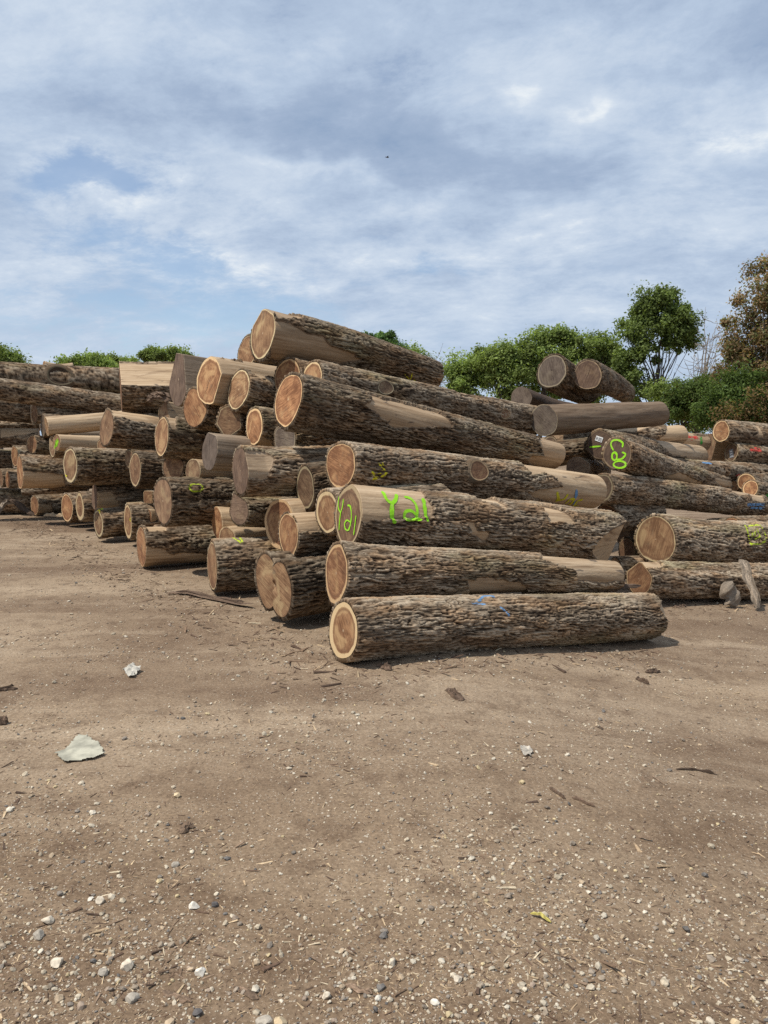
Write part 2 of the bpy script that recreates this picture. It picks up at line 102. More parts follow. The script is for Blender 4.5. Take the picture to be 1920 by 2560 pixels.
LAB = {'R24': 'dark shaded log low in the gap, left of the large reddish cut end', 'R25': 'dark log half hidden above the shaded log in the gap between piles',
 'L1': 'long brown log lying frontmost on the dirt with a cream-ringed fresh cut end',
 'L2': 'log flared at its cut end, lying directly behind the frontmost log, bare grey far end',
 'L3': 'log with bright green Y21 sprayed on its bare side and its cut end',
 'L4': 'long log above the Y21 log with yellow scribble, round knot and bare far end',
 'L5': 'thick log with a long stripped tan patch along its bark side, near the pile top',
 'L6': 'long barked log with two small knots, just under the topmost log',
 'L7': 'topmost log of the big pile, half stripped of bark, pointing up against the sky',
 'L8': 'log whose brown cut end peeks out left behind the topmost log',
 'L9': 'log with a reddish cut end squeezed behind the thick tan-patched log',
 'L10': 'log with a slanted streaky tan cut end, below left of the topmost log',
 'L11': 'log with big pale cracked cut end notched at its lower right, near the pile top',
 'L12': 'weathered grey wedge-shaped log end standing against the sky at the pile top',
 'L13': 'log with an egg-shaped pinkish cut end with a crack at its foot',
 'L14': 'log with a dim many-sided brown cut end under the slanted tan one',
 'L15': 'log with a narrow striped cut end and cream rim, left of the thick tan-patched log',
 'L16': 'log with a small grey cracked cut end under the thick tan-patched log',
 'L17': 'log with a narrow split orange cut end hanging below the small grey end',
 'L18': 'log with a rounded pink cut end and dark bark, left of the blue-grey stripped log',
 'L19': 'stripped blue-grey log with a slate coloured weathered end',
 'L20': 'log with a tall hollowed grey cut end and rough brown bark',
 'L21': 'thick barked log with a yellow sprayed ring on its upper side',
 'L22': 'log with a dark shaded cut end with pale lower rim, left of the yellow-scribbled log',
 'L23': 'log with a lopsided grey cut end below the tall hollowed end',
 'L24': 'small stripped log with a brown cut end lying above the yellow-ringed log',
 'L25': 'log end half hidden in shade above the yellow-ringed log',
 'L26': 'thick stripped log with a big smooth brown oval cut end, behind a smaller cut end',
 'L27': 'log with oval streaky cut end, upper side bare, before the big smooth oval',
 'L28': 'log with a wavy cream-rimmed cut end pressed against the Y21 cut end',
 'L29': 'log with a heart-shaped forked cut end resting on the dirt',
 'L30': 'short barked log on the dirt with yellow and blue paint on top of its end',
 'L31': 'log on the dirt with its lower half stripped to tan wood',
 'L32': 'small stripped log with a narrow upright orange cut end above the blue-marked log',
 'L33': 'rounded bare log stub poking up over the blue-marked log',
 'L34': 'small pale stripped log tucked beside the yellow-ringed log',
 'L35': 'small squared pale log end in the gap left of the yellow-ringed log',
 'L36': 'broken brown stump of wood under the flat-sawn log', 'M1': 'barked log with a cream-rimmed cut end with a dark knot slit and tiny yellow mark', 'M2': 'log with a shaded oval cut end and near-black bark beside the knot-slit log', 'M3': 'small log end showing behind the shaded oval cut end', 'M4': 'log with a ragged brown cut end and a bare strip along its top', 'M5': 'log with bark above and pale stripped wood on its lower half, far left', 'M6': 'small log with a thin cut end above the half-stripped far left log', 'M7': 'small dark barked log with a tilted brown cut end under the long bare log', 'M8': 'log with a thin crescent cut end beside the green-marked small log', 'M9': 'small bare log with fluorescent green paint on its cut end', 'M10': 'long bare tan log lying level under the two big crossing logs', 'M11': 'pale whitish log lying behind the green-marked small log', 'M12': 'small log with a light cut end hidden below the ragged brown cut end', 'M13': 'small far log with a narrow cream cut end near the left picture edge', 'M14': 'log cut by the left picture edge with a thin orange rim', 'M15': 'dark log on the ground with half its cut end sunlit, beside the broken sticks', 'M16': 'log with a broad tan oval cut end on the ground, left of the cream-ringed twin', 'M17': 'log on the ground with thick cream sapwood ring around a dark red heart', 'M18': 'short log on the dirt with yellow paint at the top of its cut end', 'M19': 'barked log with a tall thin cut end and yellow streak on its cream rim', 'M20': 'log with a thin grey cut end and partly stripped side behind the short yellow-topped log', 'M21': 'slim barked log lying crosswise with a light square end', 'M22': 'barked log at the bottom left with broken sticks leaning on it', 'T1': 'big barked log with a swirled knot, on top of the left pile', 'T2': 'big barked log slanting down to the right below the swirl-knotted log', 'T3': 'barked log at the left edge below the big slanting log', 'M24': 'log showing a bright upright cut end beside the left-edge barked log', 'M25': 'log with a tall shaded cut end left of the level bare tan log', 'T4': 'log at the left edge with a bare sunlit strip along its top', 'T5': 'dark slim log at the left edge above the sunlit-strip log', 'T6': 'dark log at the left edge below the sunlit-strip log', 'M28': 'huge log sawn flat with a broad sunlit tan face above dark bark', 'M29': 'small bare log tip on top of the left pile against the sky', 'R1': 'log with a round dark grey cut end, left one of two crowning the right pile', 'R2': 'log with grey cut end and shaggy bark, right one of two crowning the right pile', 'R3': 'stripped log with a grey end and star crack, low left of the two crowning logs', 'R4': 'thick stripped brown log lying level beneath the two crowning logs', 'R5': 'dark barked log in shade under the thick stripped brown log', 'R6': 'log with a dark cut end bearing a white paper tag and one green stroke', 'R7': 'log with C20 sprayed in green on its dark round cut end', 'R8': 'half stripped log with a rounded far end, behind the C20 log', 'R9': 'bare log end painted red and green, behind the C20 log', 'R10': 'uppermost log at the right edge with a fresh pale cut end', 'R11': 'log at the right edge with a grey plate on its cut end and red-marked bark', 'R12': 'log end split into a light and a dark brown face, left of the grey-plate log', 'R13': 'log at the right edge with a half hidden pale cut end and small red mark', 'R14': 'short barked log with blue paint beyond the C20 log', 'R15': 'small log with a cream-rimmed end, upper of the close pair at the right edge', 'R16': 'small cream-rimmed log with green paint, lower of the close pair at the right', 'R17': 'small log end peeking out left of the cream-rimmed close pair', 'R18': 'long barked log below the C20 log with a blue-painted far end', 'R19': 'thick log with a large reddish cut end crossed by a straight shadow and lime scribble', 'R20': 'log on the dirt with a pointed brown cut end and a plank leaning on it', 'R21': 'log with a dark reddish cut end in the deep gap between the piles', 'R22': 'small log end low in the dark gap between the two piles', 'R23': 'barked log at the right edge behind the lime-scribbled log', 'R26': 'log with a low broad tan cut end just left of the C20 log'}
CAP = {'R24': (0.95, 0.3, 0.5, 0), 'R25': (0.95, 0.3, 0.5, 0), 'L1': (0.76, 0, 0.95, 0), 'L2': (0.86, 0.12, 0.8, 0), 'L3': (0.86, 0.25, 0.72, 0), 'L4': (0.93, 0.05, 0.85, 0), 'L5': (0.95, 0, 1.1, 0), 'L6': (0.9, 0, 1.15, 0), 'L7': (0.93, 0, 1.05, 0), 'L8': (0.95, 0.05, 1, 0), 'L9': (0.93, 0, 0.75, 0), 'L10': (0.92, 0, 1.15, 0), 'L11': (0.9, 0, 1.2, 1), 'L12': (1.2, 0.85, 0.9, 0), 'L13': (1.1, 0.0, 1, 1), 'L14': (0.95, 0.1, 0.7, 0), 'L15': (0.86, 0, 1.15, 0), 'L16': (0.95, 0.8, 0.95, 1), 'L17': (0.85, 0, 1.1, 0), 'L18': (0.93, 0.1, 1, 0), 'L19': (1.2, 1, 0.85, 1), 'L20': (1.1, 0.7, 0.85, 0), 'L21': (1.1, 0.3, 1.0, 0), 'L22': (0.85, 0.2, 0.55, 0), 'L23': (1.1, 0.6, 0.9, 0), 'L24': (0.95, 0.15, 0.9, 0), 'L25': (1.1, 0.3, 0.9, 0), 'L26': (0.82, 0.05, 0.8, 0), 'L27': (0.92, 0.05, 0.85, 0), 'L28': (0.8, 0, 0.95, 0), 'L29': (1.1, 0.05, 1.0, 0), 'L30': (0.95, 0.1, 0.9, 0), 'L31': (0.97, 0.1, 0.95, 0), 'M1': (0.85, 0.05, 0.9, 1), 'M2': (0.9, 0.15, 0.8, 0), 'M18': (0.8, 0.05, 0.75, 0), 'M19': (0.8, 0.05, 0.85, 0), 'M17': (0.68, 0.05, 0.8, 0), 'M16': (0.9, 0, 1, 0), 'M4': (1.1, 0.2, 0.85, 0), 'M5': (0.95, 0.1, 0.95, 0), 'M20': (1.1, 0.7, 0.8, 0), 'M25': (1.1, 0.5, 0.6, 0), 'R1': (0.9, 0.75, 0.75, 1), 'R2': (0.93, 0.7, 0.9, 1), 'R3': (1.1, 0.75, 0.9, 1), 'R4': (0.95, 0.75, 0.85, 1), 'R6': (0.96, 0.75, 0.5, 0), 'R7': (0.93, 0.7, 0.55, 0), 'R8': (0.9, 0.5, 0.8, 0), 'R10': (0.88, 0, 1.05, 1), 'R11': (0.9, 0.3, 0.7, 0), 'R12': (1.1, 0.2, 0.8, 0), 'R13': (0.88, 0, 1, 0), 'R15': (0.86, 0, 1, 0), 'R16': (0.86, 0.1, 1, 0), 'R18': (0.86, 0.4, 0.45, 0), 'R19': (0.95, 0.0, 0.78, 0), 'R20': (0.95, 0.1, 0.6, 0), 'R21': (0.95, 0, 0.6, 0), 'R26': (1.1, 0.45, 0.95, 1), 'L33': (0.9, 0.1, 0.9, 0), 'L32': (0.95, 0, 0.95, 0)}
FAC = {'L3': [(112, 0.45, -0.42, 1)],
 'L1': [(60, 0.9, -0.12, 0)],
 'L7': [(22, 0.86, 0.42, 1), (-40, 0.9, 0.3, 1)],
 'L11': [(118, 0.72, 0, 1), (60, 0.93, 0, 0)],
 'L12': [(75, 0.62, 0, 1), (-60, 0.75, 0, 1), (8, 0.93, 0, 1)],
 'L14': [(20, 0.86, 0, 0), (85, 0.85, 0, 0), (150, 0.86, 0, 0), (-70, 0.85, 0, 0), (-130, 0.85, 0, 0)],
 'L16': [(-20, 0.8, 0, 0)],
 'L23': [(20, 0.7, 0, 0), (-70, 0.8, 0, 0)],
 'L19': [(10, 0.85, 0, 1)],
 'L20': [(60, 0.8, 0.25, 1)],
 'M28': [(42, 0.66, 0, 1)],
 'M4': [(-40, 0.85, 0, 0)],
 'L35': [(0, 0.8, 0, 1), (90, 0.7, 0, 1), (180, 0.8, 0, 1), (-90, 0.7, 0, 1)],
 'R12': [(40, 0.85, 0, 1), (110, 0.6, 0, 1)],
 'R20': [(38, 0.82, 0, 0), (-38, 0.82, 0, 0)],
 'L36': [(70, 0.6, 0, 1), (-30, 0.7, 0, 1)],
 'R26': [(30, 0.9, 0, 0)],
 'L13': [(-60, 0.9, 0, 0), (60, 0.9, 0, 0)],
 'M10': [],
 'L4': [],
 'M21': []}
LENS = {'L3': (0.16, 0), 'L2': (0.12, 12), 'L10': (0.1, 25), 'L15': (0.1, 18), 'M16': (0.06, -12), 'M17': (0.1, 15), 'L22': (0.1, 8), 'L17': (0.12, 0), 'L18': (0.05, 15), 'L8': (0.1, 20), 'L30': (0.05, 5)}
NOTCH = {'L17': [(178, 0.35, 14)],
 'L28': [(60, 0.06, 30), (-140, 0.08, 25)],
 'L20': [(75, 0.18, 30)],
 'L5': [(178, -0.05, 12)]}
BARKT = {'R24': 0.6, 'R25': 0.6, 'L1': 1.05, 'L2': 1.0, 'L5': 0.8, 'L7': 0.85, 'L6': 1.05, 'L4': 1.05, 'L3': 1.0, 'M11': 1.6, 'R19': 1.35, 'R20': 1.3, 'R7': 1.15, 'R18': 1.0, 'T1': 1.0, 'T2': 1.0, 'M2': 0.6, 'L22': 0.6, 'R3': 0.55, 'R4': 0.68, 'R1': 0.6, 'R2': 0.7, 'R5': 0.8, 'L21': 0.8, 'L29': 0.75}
GREY = {'L19': 0.8, 'L11': 0.35, 'L12': 0.8, 'L20': 0.5, 'R3': 0.8, 'R4': 0.65, 'R6': 0.35, 'M11': 1.0, 'L2': 0.35, 'L4': 0.15, 'R26': 0.4, 'L3': 0.2, 'R8': 0.15, 'M10': 0.2, 'L26': 0.2}
PIECES = [
 ('bark_strip', 'long thin bark strip lying on the dirt before the blue-marked log', 'bark strip', [[-2.189, 7.687, 0.01], [-1.975, 7.628, 0.02], [-1.627, 7.328, 0.015], [-1.352, 7.101, 0.02], [-1.218, 7.017, 0.05]], 0.06, 0.03, 'b'),
 ('bark_strip', 'dark bark strip at the left edge of the dirt', 'bark strip', [[-2.462, 4.696], [-2.321, 4.742]], 0.035, 0.02, 'b'),
 ('bark_chunk', 'dark bark chunk cut by the left edge, lower than the strip', 'bark chunk', [[-2.2, 4.205], [-2.101, 4.132]], 0.05, 0.03, 'b'),
 ('bark_chunk', 'knobbly bark chunk just in front of the frontmost log', 'bark chunk', [[-0.042, 5.235], [0.006, 5.17], [0.046, 5.108]], 0.045, 0.03, 'b'),
 ('bark_chunk', 'shaggy brown bark piece standing out on bare dirt before the frontmost log', 'bark chunk', [[0.415, 4.788], [0.438, 4.678], [0.481, 4.578]], 0.06, 0.025, 'b'),
 ('bark_chunk', 'slim bark chunk on the dirt, right, in front of the log far end', 'bark chunk', [[1.87, 5.565], [1.933, 5.462]], 0.035, 0.025, 'b'),
 ('bark_chunk', 'flat bark crumb behind the slim bark chunk on the right', 'bark chunk', [[2.019, 5.774], [2.155, 5.869]], 0.05, 0.025, 'b'),
 ('stick', 'brown stick lying slanted on the dirt with a knot at its end', 'stick', [[0.774, 3.455], [0.805, 3.41], [0.827, 3.361]], 0.014, 0.012, 'b'),
 ('stick', 'second brown stick in line with the knotted stick', 'stick', [[0.864, 3.385], [0.952, 3.316]], 0.013, 0.011, 'b'),
 ('stick', 'long dark thin stick on the pebbly dirt at the right', 'stick', [[1.541, 3.909], [1.659, 3.934], [1.772, 3.912]], 0.014, 0.01, 'b'),
 ('bark_chunk', 'dark lump of bark on the dirt below the crumpled sheet', 'bark chunk', [[-0.819, 2.957], [-0.807, 2.998], [-0.794, 3.024]], 0.04, 0.016, 'n'),
 ('wood_splinter', 'bright yellowish curled splinter on the near dirt', 'splinter', [[0.496, 2.463, 0.008], [0.528, 2.454, 0.016], [0.559, 2.424, 0.006]], 0.012, 0.006, 'y'),
 ('bark_strip', 'flat brown bark strip in the near foreground dirt', 'bark strip', [[-0.111, 2.102], [-0.069, 2.076], [-0.034, 2.06]], 0.022, 0.006, 'n'),
 ('bark_strip', 'fibrous bark shred pressed in the dirt near the bottom', 'bark strip', [[-0.642, 2.076], [-0.596, 2.054], [-0.544, 2.029]], 0.022, 0.005, 'n'),
 ('bark_strip', 'bark shred beside the dirt, bottom, right of the white blocky stone', 'bark strip', [[-0.438, 2.095], [-0.402, 2.073], [-0.359, 2.041]], 0.022, 0.005, 'n'),
 ('wood_splinter', 'pale splinter left lying among stones at the bottom left', 'splinter', [[-1.059, 2.108], [-1.015, 2.069]], 0.007, 0.005, 't'),
 ('bark_chunk', 'small bark scrap in the shadow edge of the pointed log', 'bark chunk', [[3.702, 9.001], [3.757, 8.937], [3.915, 9.052]], 0.08, 0.03, 'b'),
 ('bark_chunk', 'flat bark scrap on dirt, further out from the pointed log', 'bark chunk', [[3.257, 8.479], [3.415, 8.548]], 0.07, 0.02, 'b'),
]
LEANERS = [
 ('wood_slab', 'long pale slab of wood leaning on the pointed log at the right', 'slab', [[4.221, 9.039, 0.129], [4.244, 8.956, 0.104], [4.248, 8.86, -0.047], [4.271, 8.766, -0.19], [4.294, 8.667, -0.37]], 0.12, 0.03, 'g', (0.2, -0.95, 0.25)),
 ('wood_wedge', 'short pointed wedge of wood leaning on the pointed log at the right', 'wedge', [[3.909, 8.735, -0.089], [3.996, 8.741, -0.233], [4.084, 8.729, -0.355]], 0.2, 0.04, 'g', (0.1, -0.95, 0.3)),
 ('bark_strip', 'bark strip bridging the gap behind the frontmost log', 'bark strip', [[1.697, 6.799, 0.249], [2.035, 6.995, 0.193], [2.436, 7.194, 0.177]], 0.07, 0.03, 'b', (0, -0.3, 0.95)),
 ('bark_strip', 'torn bark piece piled at the far end of the flared log', 'bark strip', [[2.098, 7.098, 0.219], [2.154, 7.095, 0.185]], 0.05, 0.02, 'g', (0, -0.3, 0.95)),
 ('bark_shred', 'shaggy bark shred caught under the flat-sawn log', 'bark strip', [[-3.145, 10.297, 2.064], [-3.078, 10.301, 2.103], [-2.921, 10.201, 2.111], [-2.794, 10.195, 2.051]], 0.12, 0.05, 'b', (0, -0.8, 0.6)),
 ('broken_branch', 'broken branch leaning at the far left, tip up', 'branch', [[-7.357, 14.522, 0.089], [-7.292, 14.637, 0.239], [-7.226, 14.749, 0.357]], 0.09, 0.06, 'g', (0, -0.9, 0.4)),
 ('broken_branch', 'broken branch slanting down to the half-sunlit log end', 'branch', [[-7.18, 14.751, 0.369], [-6.831, 14.533, 0.203], [-6.546, 14.323, 0.11]], 0.1, 0.07, 'b', (0, -0.9, 0.4)),
 ('wood_splinter', 'pale splinter jutting beside the broad tan log end', 'splinter', [[-6.144, 13.825, 0.16], [-5.938, 13.725, 0.163], [-5.681, 13.525, 0.167]], 0.1, 0.04, 't', (0, -0.3, 0.95)),
]
SCRAPS = [
 ('crumpled_sheet', 'large torn greenish-grey sheet crumpled on the dirt', 'paper scrap', [[-1.664, 3.729], [-1.569, 3.63], [-1.47, 3.653], [-1.423, 3.686], [-1.404, 3.734], [-1.463, 3.845], [-1.509, 3.892], [-1.593, 3.973], [-1.636, 3.984], [-1.637, 3.918], [-1.629, 3.814], [-1.632, 3.784]], 'p'),
 ('crumpled_paper', 'small white crumpled paper on the dirt, beyond the greenish sheet', 'paper scrap', [[-1.77, 5.063], [-1.698, 4.951], [-1.645, 4.934], [-1.651, 5.089], [-1.693, 5.161], [-1.754, 5.152]], 'w'),
 ('plastic_film', 'scrap of clear-white film on the dirt, mid yard', 'plastic scrap', [[0.714, 3.896], [0.756, 3.938], [0.775, 3.86], [0.748, 3.793], [0.71, 3.804]], 'd'),
]
STONES = [
 ('rough cream stone with a shaded pit, near the bottom left', -0.992, 2.186, 0.048, (0.55, 0.47, 0.36)),
 ('pale angular stone, lying between two grey ones near the bottom left', -0.777, 2.173, 0.044, (0.55, 0.47, 0.36)),
 ('bright white blocky stone with a splinter at its foot', -0.548, 2.149, 0.038, (0.68, 0.62, 0.52)),
 ('grey faceted stone beside a flat pebble at the bottom', -0.716, 2.036, 0.043, (0.36, 0.315, 0.255)),
 ('tan-grey lump of stone just left below the pale angular one', -0.84, 2.144, 0.034, (0.36, 0.315, 0.255)),
 ('grey upright stone with sharp edge, left part of near dirt', -1.106, 2.314, 0.042, (0.36, 0.315, 0.255)),
 ('smooth long white stone beside a black pebble', -0.644, 2.466, 0.039, (0.68, 0.62, 0.52)),
 ('black round pebble beside the long white stone', -0.577, 2.481, 0.03, (0.11, 0.1, 0.095)),
 ('pointed cream stone above the grey upright stone', -1.108, 2.39, 0.042, (0.55, 0.47, 0.36)),
 ('cream stone paired with a small white block', -0.98, 2.497, 0.041, (0.55, 0.47, 0.36)),
 ('small white block touching the cream stone', -1.013, 2.512, 0.023, (0.68, 0.62, 0.52)),
 ('smooth round grey-pink pebble, upper part of near dirt', -0.781, 2.731, 0.034, (0.36, 0.315, 0.255)),
 ('big flat grey stone cut by the bottom edge', -0.325, 1.945, 0.05, (0.36, 0.315, 0.255)),
 ('tan stone at the bottom edge beside the big flat grey one', -0.281, 1.946, 0.042, (0.52, 0.4, 0.25)),
 ('pale stone with a splinter across its top, bottom middle', -0.166, 2.048, 0.03, (0.55, 0.47, 0.36)),
 ('slanted long cream stone in the lower middle', 0.026, 2.192, 0.03, (0.55, 0.47, 0.36)),
 ('broad cream stone beside a grey flake, lower middle right', 0.217, 2.127, 0.031, (0.55, 0.47, 0.36)),
 ('tall narrow white stone near the bottom, right of middle', 0.144, 2.028, 0.028, (0.68, 0.62, 0.52)),
 ('small triangular white stone near the bottom middle', -0.016, 2.04, 0.022, (0.68, 0.62, 0.52)),
 ('yellowish flat stone below the dark bark lump', -0.921, 3.269, 0.035, (0.52, 0.4, 0.25)),
 ('blue-black angular pebble at the bottom, left of middle', -0.517, 1.983, 0.032, (0.11, 0.1, 0.095)),
 ('greyish stone cut by the bottom right edge', 1.007, 2.048, 0.032, (0.52, 0.4, 0.25)),
 ('pale pink stone at the bottom right', 0.929, 2.042, 0.029, (0.55, 0.47, 0.36)),
]
